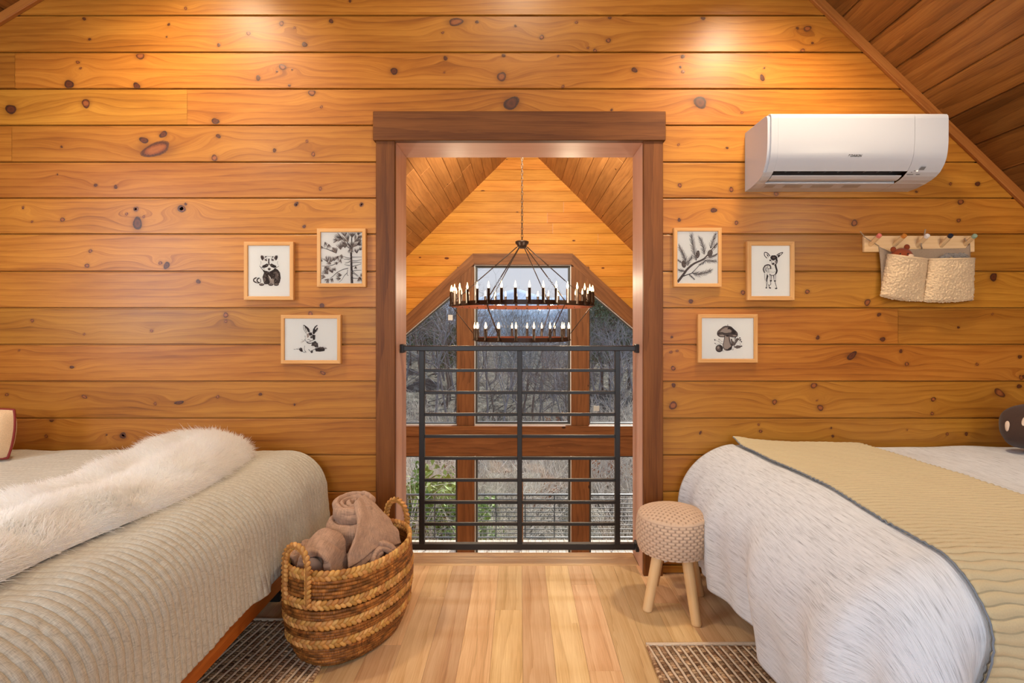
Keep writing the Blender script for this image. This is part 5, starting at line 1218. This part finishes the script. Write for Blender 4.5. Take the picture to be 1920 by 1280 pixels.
# mushroom
T, cl = picture(1309, 588.8, 1421.2, 679.8, 7.2, 'oak-framed mushroom and acorn drawing, lowest of the three right pictures'); D = Draw(T, 1300, 580, 11.64, cl)
capo = [(520, 520), (540, 470), (600, 420), (670, 370), (740, 362), (820, 378), (890, 440), (945, 490), (965, 540), (950, 590), (870, 605), (780, 590), (680, 600), (580, 595), (530, 560)]
D.poly(capo, 1); D.poly([(580, 500), (620, 440), (700, 395), (760, 400), (830, 460), (820, 500), (740, 515), (640, 510)], 2); D.line(capo+[capo[0]], 8, 8, 0); D.poly([(770, 378), (820, 385), (880, 440), (940, 500), (900, 530), (830, 510), (850, 460), (800, 430), (740, 430)], 0)
D.line([(530, 530), (620, 505), (700, 530), (790, 515), (880, 530), (955, 545)], 16, 14, 0); D.line([(540, 550), (640, 540), (700, 560), (790, 550), (900, 560)], 10, 10, 0); D.poly([(560, 550), (640, 545), (690, 570), (660, 590), (590, 585)], 2); D.poly([(850, 560), (920, 555), (940, 575), (880, 590)], 2); D.line([(750, 325), (752, 365)], 8, 6, 0)
D.poly([(690, 560), (780, 560), (800, 680), (835, 780), (820, 870), (740, 895), (680, 870), (648, 800), (665, 710)], 2); D.poly([(700, 600), (760, 590), (770, 700), (790, 790), (740, 850), (690, 800), (685, 700)], 2); D.line([(690, 560), (665, 700), (648, 790), (680, 870), (740, 893), (820, 870), (835, 790), (800, 680), (780, 560)], 10, 10, 0); D.poly([(700, 560), (785, 560), (780, 600), (720, 590)], 0); D.poly([(680, 850), (740, 870), (830, 800), (820, 880), (740, 900)], 0); D.line([(775, 570), (785, 680), (815, 780)], 16, 12, 1)
D.blob(565, 850, 76, 76, 1); D.line([(565+76*math.cos(t), 850+76*math.sin(t)) for t in np.linspace(0, 6.3, 12)], 8, 8, 0); D.blob(545, 830, 22, 28, 2); D.poly([(560, 780), (600, 775), (650, 830), (640, 880), (600, 890), (590, 830)], 0); D.line([(600, 905), (660, 905)], 8, 3, 0); D.poly([(500, 870), (540, 905), (600, 900), (570, 925), (520, 915)], 0)
for pts in ([(820, 880), (860, 760), (930, 700), (1010, 620)], [(850, 790), (830, 700), (820, 640)], [(880, 810), (960, 810), (1060, 795)], [(930, 700), (905, 640), (915, 610)], [(985, 650), (1050, 700)], [(850, 760), (900, 680)]): D.line(pts, 12, 7, 0)
D.poly([(830, 650), (870, 700), (900, 720), (930, 640), (960, 620), (1000, 640), (960, 700), (900, 790), (860, 790), (835, 720)], 1)
D.poly([(880, 820), (960, 780), (1060, 795), (1020, 840), (950, 855)], 1)
for _ in range(60): x = random.uniform(830, 1040); y = random.uniform(625, 845); D.line([(x, y), (x+random.uniform(-12, 12), y+10)], 5, 2, random.choice((0, 1)))
for x, y in ((1015, 620), (1050, 705), (1055, 800), (915, 620), (835, 655), (1030, 655)): D.blob(x, y, 13, 15, 0)
for pts in ([(650, 760), (560, 710), (470, 650)], [(560, 710), (555, 650)], [(600, 750), (480, 760)], [(640, 700), (600, 690), (575, 650)]): D.line(pts, 5, 3, 1)
D.blob(468, 665, 10, 22, 0, -.5); D.blob(475, 740, 18, 9, 1, .5); D.blob(560, 650, 13, 8, 1)
D.line([(830, 870), (870, 880), (860, 850)], 6, 4, 0)
D.done('ink_drawing')
# ------------------------------------------------------------------ chandelier
random.seed(5)
CX, CY = .028, 5.80; Z1 = 1.43; Z2 = 1.061
ch = thing('chandelier', (CX, CY, 2.08), 'two-tier dark iron ring chandelier with candle lamps above the drop', 'chandelier')
M_ringin = plain('rust_ring_iron', lin(124, 62, 34), .45, .3)
def ring(z, R, h, name):
    mb = MB(); n = 96; th = np.arange(n)/n*2*PI
    prof_ = [(R-.014, z), (R, z), (R, z+h), (R-.014, z+h)]
    V = np.concatenate([np.stack([CX+r*np.cos(th), CY+r*np.sin(th), np.full(n, zz_)], 1) for r, zz_ in prof_])
    f = grid_faces(4, n, True, True); m = np.repeat([1, 0, 0, 1], 96*0+1); mi = np.repeat(np.array([1, 0, 0, 1]), n)
    mb.add(V, f, mi); mb.build(name, [M_iron, M_ringin], ch, True).data.shade_flat()
R1, R2 = .762, .51
ring(Z1, R1, .046, 'upper_ring'); ring(Z2, R2, .045, 'lower_ring')
M_bulb = emit('candle_bulb_glow', lin(255, 220, 168), 3.6)
def candle(c, h):
    mb = MB(); lathe(mb, [(.0, 0), (.021, 0), (.021, .012), (.0145, .014), (.0145, h-.004), (.0115, h), (0, h)], 10, c); t_ = mb.build('candle', M_iron, ch, True)
    mb = MB(); lathe(mb, [(.0, 0), (.007, .002), (.0110, .018), (.0110, .026), (.0062, .045), (.002, .066), (0, .070)], 10, (c[0], c[1], c[2]+h)); mb.build('bulb', M_bulb, t_, True)
for k in range(36):
    a = (k+.5)*2*PI/36; candle((CX+(R1+.004)*math.cos(a), CY+(R1+.004)*math.sin(a), Z1+.008), .150)
for k in range(18):
    a = (k+.15)*2*PI/18; candle((CX+(R2+.004)*math.cos(a), CY+(R2+.004)*math.sin(a), Z2+.008), .128)
mb = MB(); lathe(mb, [(0, 2.07), (.045, 2.072), (.052, 2.10), (.072, 2.125), (.074, 2.142), (.06, 2.15), (.0, 2.15)], 24, (CX, CY, 0)); mb.build('hub', M_iron, ch, True)
def link_chain(name, p, q, L=.034, w=.0075, r=.0022):
    p = np.array(p); q = np.array(q); n = max(2, int(np.linalg.norm(q-p)/(L*.78))); d = (q-p)/np.linalg.norm(q-p)
    s = np.cross(d, [.3, .9, .1]); s /= np.linalg.norm(s); u = np.cross(d, s); mb = MB(); th = np.linspace(0, 2*PI, 12, endpoint=False)
    for i in range(n):
        c = p+(q-p)*(i+.5)/n; e = s if i % 2 else u; P = c+np.outer(np.cos(th)*L/2, d)+np.outer(np.sin(th)*w, e); tube(mb, P, r, 5, True)
    mb.build(name, M_iron, ch, True)
link_chain('chain', (CX, CY, 2.15), (CX, CY, 4.24), .048, .010, .0034)
mb = MB(); lathe(mb, [(0, 0), (.06, 0), (.07, .02), (.03, .045), (0, .05)], 20, (CX, CY, 4.2)); mb.build('canopy', M_iron, ch, True)
def rod(p, q, name='rod', r=.0055):
    mb = MB(); tube(mb, [np.array(p), np.array(q)], r, 8); mb.build(name, M_iron, ch, True)
for k in range(6):
    a = math.radians(k*60+3); e = np.array([math.cos(a), math.sin(a), 0]); c = np.array([CX, CY, 0])
    p = c+e*.055+np.array([0, 0, 2.085]); q = c+e*R1*.985+np.array([0, 0, Z1+.046]); m1 = p+(q-p)*.60; m2 = p+(q-p)*.76
    rod(p, m1); link_chain('link', m1, m2, .034); rod(m2, q)
    p2 = c+e*R1*.985+np.array([0, 0, Z1]); q2 = c+e*R2*.98+np.array([0, 0, Z2+.045]); m3 = p2+(q2-p2)*.86
    rod(p2, m3, 'lower_rod', .0045); link_chain('lower_link', m3, q2, .026)
for k in range(4):
    a = k*PI/2+.6; light('chandelier_light', 'POINT', (CX+.8*math.cos(a), CY+.8*math.sin(a), Z1+.22), 16, (1, .80, .55), size=.05).parent = None
mb = None
# ------------------------------------------------------------------ furniture of the great room, seen mirrored in the panes
M_sofa = fabric('cream_boucle_sofa', lin(226, 222, 206), 'obj'); 
def sofa(x, y, rz_, w_, label, name='sofa'):
    o = thing(name, (x, y, GF), label, 'sofa' if w_ > 1.2 else 'armchair'); o.rotation_euler.z = rz_
    def bp(nm, *b, mat=M_sofa, bb=.04):
        mb = MB(); box(mb, *b, bb); q = mb.build(nm, mat); q.parent = o
    bp('seat', -w_/2, w_/2, -.42, .40, .16, .45); bp('backrest', -w_/2, w_/2, .25, .45, .40, .84)
    bp('armrest', -w_/2-.16, -w_/2, -.42, .42, .12, .62); bp('armrest', w_/2, w_/2+.16, -.42, .42, .12, .62)
    for a in (-w_/2+.1, w_/2-.1):
        for b in (-.35, .33): bp('leg', a-.03, a+.03, b-.03, b+.03, 0, .16, mat=M_post, bb=.004)
sofa(-.15, 5.5, PI, 1.3, 'long cream sofa facing the tall windows, mirrored in the glass'); sofa(1.25, 6.0, -2.2, .7, 'cream armchair turned sideways near the window wall, mirrored in glass', 'armchair')
mb = MB(); box(mb, -1.6, 1.7, 3.9, 6.9, GF, GF+.012, .004); tag(mb.build('area_rug', M_sofa), 'large cream rug on the great room floor, mirrored in window', 'rug')

# ------------------------------------------------------------------ deck outside with its railing
DZ = -3.16
M_deck = wood('weathered_deck_boards', lin(170, 150, 128), lin(206, 190, 170), lin(226, 214, 198), .7, 14, .2, ringw=.2)
mb = MB(); x = -4.6
while x < 4.6: box(mb, x, x+.139, 9.0, 10.95, DZ-.04, DZ, .003, 0, 1); x += .145
tag(mb.build('deck', M_deck), kind='structure')
M_dk = plain('dark_slate_steel', lin(50, 62, 72), .45)
def deck_rail(x0, x1, lab):
    o = thing('deck_railing', ((x0+x1)/2, 10.82, DZ), lab, 'railing')
    def bp(nm, *b): mb = MB(); box(mb, *b, .002); mb.build(nm, M_dk, o)
    for x in (x0, x1): bp('post', x-.045, x+.045, 10.775, 10.865, DZ, DZ+1.08)
    bp('top_rail', x0+.045, x1-.045, 10.79, 10.85, DZ+.955, DZ+.985); bp('bottom_rail', x0+.045, x1-.045, 10.80, 10.84, DZ+.09, DZ+.115)
    n = 9
    for k in range(1, n+1): z = DZ+.10+k*(.86/(n+1)); bp('crossbar', x0+.045, x1-.045, 10.812, 10.828, z-.008, z+.008)
    L = x1-x0
    for q in (.25, .5, .75): bp('baluster', x0+L*q-.012, x0+L*q+.012, 10.807, 10.833, DZ+.1, DZ+.96)
deck_rail(-3.4, -1.16, 'dark steel deck railing section outside the left lower window'); deck_rail(-1.07, 1.30, 'dark steel deck railing section outside the middle lower window'); deck_rail(1.39, 3.6, 'dark steel deck railing section outside the right lower window')
mb = MB()
o = thing('timber_post', (.03, 10.62, DZ), 'squared timber post standing on the deck behind the middle window', 'post')
box(mb, -.045+.03, .045+.03, 10.56, 10.65, DZ, DZ+1.32, .006, 0, 2); mb.build('shaft', M_post, o); mb = MB(); box(mb, .03-.06, .03+.06, 10.545, 10.665, DZ+1.32, DZ+1.35, .008, 0, 2); mb.build('post_cap', M_post, o)

# ------------------------------------------------------------------ hillside, mountains
def ground_z(x, y):
    z = np.interp(y, [9, 12, 20, 35, 60, 90, 140, 220], [-4.4, -4.9, -5.2, -4.8, -3.6, -2.2, -3.5, -8]); xl = np.clip((-x-.02*y-3)/25, 0, 1.4)*np.clip((y-10)/20, 0, 1)*8.0
    xr = np.clip((x-.10*y)/30, 0, 1.5)*np.clip((y-20)/30, 0, 1)*1.5
    return z+xl+xr+.5*vnoise(x*.12, y*.12, 2)+.18*vnoise(x*.6, y*.6, 3)
gx = np.linspace(-90, 90, 150); gy = np.concatenate([np.linspace(9, 60, 120), np.linspace(62, 220, 60)]); GX, GY = np.meshgrid(gx, gy, indexing='ij')
t = NT('leaf_litter_hillside'); pz = t.n('TexCoord').outputs['Object']; a_ = t.noise(pz, 1.3, 6, .7); b2 = t.noise(pz, 9, 5, .75)
f_ = t.math('ADD', t.math('MULTIPLY', a_, .5), t.math('MULTIPLY', b2, .5)); t.put(t.b.inputs['Base Color'], t.ramp(f_, [(.38, lin(38, 42, 40)), (.46, lin(80, 84, 78)), (.53, lin(124, 120, 106)), (.62, lin(186, 186, 172))])); t.b.inputs['Roughness'].default_value = 1; t.bump(b2, 1.0, .3)
mb = MB(); mb.add(np.stack([GX, GY, ground_z(GX, GY)], -1), grid_faces(150, 180)); tag(mb.build('hillside', t.m, None, True), kind='structure')
def mountain(name, y, prof_, col, seed, depth=120):  # col carries the blue of distance haze, painted into the slopes
    xs_ = np.linspace(-900, 900, 260)*(y/600); zr = np.interp(xs_/y, [p[0] for p in prof_], [p[1] for p in prof_])*y+CAM_Z+vnoise(xs_/y*26, 0, seed)*y*.0045+vnoise(xs_/y*90, 1, seed)*y*.0016
    V = []; k = 14
    for j in range(k): f = j/(k-1); V.append(np.stack([xs_, y-depth*(1-f)*(y/300)+0*xs_, (zr+30)*(f**1.1)-30+vnoise(xs_/y*40, j*.7, seed+1)*y*.002*f*(1-f)*4], 1))
    V.append(np.stack([xs_, y+depth+0*xs_, -40+0*xs_], 1)); k += 1
    mb = MB(); mb.add(np.concatenate(V), grid_faces(k, 260, flip=True)); tt_ = NT(name+'_hazy_trees'); nz = tt_.noise(tt_.n('TexCoord').outputs['Object'], .12, 6, .7); tt_.put(tt_.b.inputs['Base Color'], tt_.mix(nz, tuple(c*.72 for c in col[:3])+(1,), tuple(min(1, c*1.25) for c in col[:3])+(1,))); tt_.b.inputs['Roughness'].default_value = 1
    tag(mb.build(name, tt_.m, None, True), kind='structure')
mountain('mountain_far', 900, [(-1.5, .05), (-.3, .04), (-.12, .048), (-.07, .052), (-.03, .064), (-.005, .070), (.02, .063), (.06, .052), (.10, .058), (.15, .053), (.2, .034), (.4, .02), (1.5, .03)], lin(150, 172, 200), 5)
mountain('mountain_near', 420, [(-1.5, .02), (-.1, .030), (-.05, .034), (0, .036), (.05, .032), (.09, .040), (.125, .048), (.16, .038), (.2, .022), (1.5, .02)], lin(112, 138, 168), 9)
# ------------------------------------------------------------------ trees
M_bark = plain('grey_bark', lin(140, 142, 146), .9, var=.4, vscale=8); M_bark2 = plain('brown_bark', lin(118, 112, 106), .9, var=.35, vscale=8)
def leafmat(name, c1, c2):
    t = NT(name); a = t.attr('wd'); s = t.n('SeparateXYZ'); t.put(s.inputs[0], a.outputs['Vector']); t.put(t.b.inputs['Base Color'], t.mix(s.outputs[2], c1, c2)); t.b.inputs['Roughness'].default_value = .7; t.b.inputs['Transmission Weight'].default_value = 0
    t.b.inputs['Subsurface Weight'].default_value = 0; return t.m
M_need = leafmat('pine_needles', lin(66, 88, 66), lin(124, 148, 108)); M_leaf = leafmat('green_leaves', lin(84, 116, 52), lin(156, 186, 96)); M_twig = plain('pale_twigs', lin(214, 206, 194), .9); M_rusty = leafmat('rusty_leaves', lin(150, 92, 52), lin(196, 134, 84))
def branches(mb, p, d, L, r, lev, rnd, tips):
    d = d/np.linalg.norm(d); n = 5 if lev > 1 else 3; P = [p]; dd = d.copy()
    for i in range(n):
        dd = dd+rnd.normal(0, .10+.05*(3-lev), 3)+np.array([0, 0, .05]); dd /= np.linalg.norm(dd); P.append(P[-1]+dd*L/n)
    tube(mb, P, np.linspace(r, r*.45, n+1), 5 if lev > 2 else 3, caps=False)
    if lev == 0: tips.append(P[-1]); return
    k = {3: 9, 2: 5, 1: 4}[lev]
    for i in range(k):
        f = rnd.uniform(.35 if lev == 3 else .2, 1); j = min(int(f*n), n-1); q = P[j]*(1-(f*n-j))+P[j+1]*(f*n-j); a = rnd.uniform(0, 2*PI); s = np.cross(dd, [math.cos(a), math.sin(a), .3]); s /= np.linalg.norm(s)+1e-9
        nd = dd*rnd.uniform(.5, .9)+s*rnd.uniform(.6, 1.0); branches(mb, q, nd, L*rnd.uniform(.42, .6), r*.45*(1.1-f*.4), lev-1, rnd, tips)
def leaves(mb, C, n, spread, size, rnd):
    idx = rnd.integers(0, len(C), n); c = np.array(C)[idx]+rnd.normal(0, spread, (n, 3)); a = rnd.normal(0, 1, (n, 3)); a /= np.linalg.norm(a, axis=1)[:, None]; b = np.cross(a, rnd.normal(0, 1, (n, 3))); b /= np.linalg.norm(b, axis=1)[:, None]
    s = size*rnd.uniform(.6, 1.3, (n, 1)); V = np.stack([c-a*s, c+b*s*.45, c+a*s, c-b*s*.45], 1).reshape(-1, 3); r = rnd.random(n)
    mb.add(V, np.arange(n*4).reshape(n, 4), 0, wd=np.repeat(np.stack([r, r, r], 1), 4, 0))
def proto_bare(seed, H, mat=None):
    rnd = np.random.default_rng(seed); o = thing('bare_tree', (0, 0, 0), 'bare', 'tree'); mb = MB(); tips = []; branches(mb, np.zeros(3), np.array([0, 0, 1.0]), H, H*.014, 3, rnd, tips); t_ = mb.build('trunk', M_bark if seed % 2 else M_bark2, o, True)
    KIDS[o.name] = [t_]; return o
def proto_pine(seed, H, gap=.35):
    rnd = np.random.default_rng(seed); o = thing('pine_tree', (0, 0, 0), 'pine', 'tree'); mb = MB(); mf = MB(); tube(mb, [(0, 0, 0), (.05, 0, H*.5), (0, .05, H)], [H*.018, H*.012, H*.002], 7); C = []
    z = H*gap
    while z < H:
        f = (z-H*gap)/(H*(1-gap)); Lb = H*.24*(1-f)**.8+.15
        for _ in range(6):
            a = rnd.uniform(0, 2*PI); e = np.array([math.cos(a), math.sin(a), rnd.uniform(-.05, .35)])*Lb*rnd.uniform(.6, 1.1); tube(mb, [np.array([0, 0, z]), np.array([0, 0, z])+e*.5+[0, 0, .05], np.array([0, 0, z])+e], [.02, .015, .005], 3, caps=False)
            for q in (.45, .6, .75, .9, 1): C.append(np.array([0, 0, z])+e*q)
        z += H*.045
    t_ = mb.build('trunk', M_bark2, o, True); leaves(mf, C, 9000, H*.028, H*.016, rnd); l_ = mf.build('foliage', M_need, o); KIDS[o.name] = [t_, l_]; return o
def proto_shrub(seed, H, leaf=None, name='bare_shrub', nl=0):
    rnd = np.random.default_rng(seed); o = thing(name, (0, 0, 0), 'shrub', 'shrub'); mb = MB(); tips = []
    for _ in range(16):
        a = rnd.uniform(0, 2*PI); branches(mb, np.array([math.cos(a), math.sin(a), 0])*.12*H, np.array([math.cos(a)*.5, math.sin(a)*.5, 1.0]), H*rnd.uniform(.5, .9), H*.009, 1, rnd, tips)
    t_ = mb.build('stems', M_twig if leaf is None else M_bark2, o, True); KIDS[o.name] = [t_]
    if leaf: mf = MB(); leaves(mf, tips, nl, H*.07, H*.05, rnd); KIDS[o.name].append(mf.build('foliage', leaf, o))
    return o
rnd = np.random.default_rng(3)
def plant(o, first, x, y, s, rz_, lab, grp, cat):
    c = o if first else copy_tree(o); z = float(ground_z(np.array([x*1.0]), np.array([y*1.0]))[0]); c.location = (x, y, z-.05); c.scale = (s, s, s*rnd.uniform(.9, 1.15)); c.rotation_euler = (0, 0, rz_); c['label'] = lab; c['group'] = grp; c['category'] = cat
bare = [proto_bare(s, 6.2) for s in (11, 12, 13, 14, 15)]; used = set(); ORD = ['first', 'second', 'third', 'fourth', 'fifth', 'sixth', 'seventh', 'eighth', 'ninth']
k = 0
while k < 150:
    y = rnd.uniform(26, 82)**1.0; x = rnd.uniform(-.30, .30)*y
    i = k % 5; top = {True: 1.0}[True]
    plant(bare[i], i not in used, x, y, rnd.uniform(.62, .95)*(1+.25*(x < -.08*y)), rnd.uniform(0, 6.28), 'leafless grey tree on the wooded hillside beyond the glass', 'leafless trees on the hillside', 'tree'); used.add(i); k += 1
pines = [proto_pine(s, 8.0) for s in (21, 22)]
spots = [(-.128, 44, .62), (-.155, 50, .75), (-.18, 46, .8), (-.205, 50, .9)]
for j, (q, y, s) in enumerate(spots): plant(pines[j % 2], j < 2, q*y, y, s, j*1.3, 'evergreen pine behind the left window, %s from the left post' % ORD[j], 'pines behind the left window', 'tree')
pr = [(.140, 60, 1.0), (.155, 48, .95), (.170, 44, .9), (.184, 50, 1.0), (.205, 46, 1.0)]
for j, (q, y, s) in enumerate(pr): plant(pines[j % 2], False, q*y, y, s, j*1.7+.4, 'evergreen pine behind the right window, %s from the right post' % ORD[j], 'pines behind the right window', 'tree')
sh = [proto_shrub(s, 1.7) for s in (31, 32, 33)]
for j in range(170):
    y = 12.2+abs(rnd.normal(0, 1))*9+rnd.uniform(0, 6); x = rnd.uniform(-.30, .30)*y; plant(sh[j % 3], j < 3, x, y, rnd.uniform(.9, 1.6), rnd.uniform(0, 6.28), 'pale leafless brush on the slope below the deck', 'leafless brush below the deck', 'shrub')
gs = [proto_shrub(41, 1.8, M_leaf, 'leafy_shrub', 3600), proto_shrub(42, 1.8, M_rusty, 'rusty_shrub', 1400)]
for j, (q, y, s) in enumerate([(-.215, 14.2, 1.25), (-.185, 13.6, 1.1), (-.15, 14.6, 1.05), (-.122, 16, .7), (-.06, 15, .45), (.05, 27, .7)]):
    plant(gs[0], j == 0, q*y, y, s, j*2.1, 'green leafy shrub on the bank outside, %s counted from the left' % ORD[j], 'green shrubs on the bank', 'shrub')
for j, (q, y, s) in enumerate([(-.105, 24, .6), (-.03, 21, .5), (.03, 18, .5), (.088, 30, .7), (.17, 20, .6)]):
    plant(gs[1], j == 0, q*y, y, s, j*2.7, 'rusty-leaved shrub on the bank outside, %s counted from the left' % ORD[j], 'rusty shrubs on the bank', 'shrub')
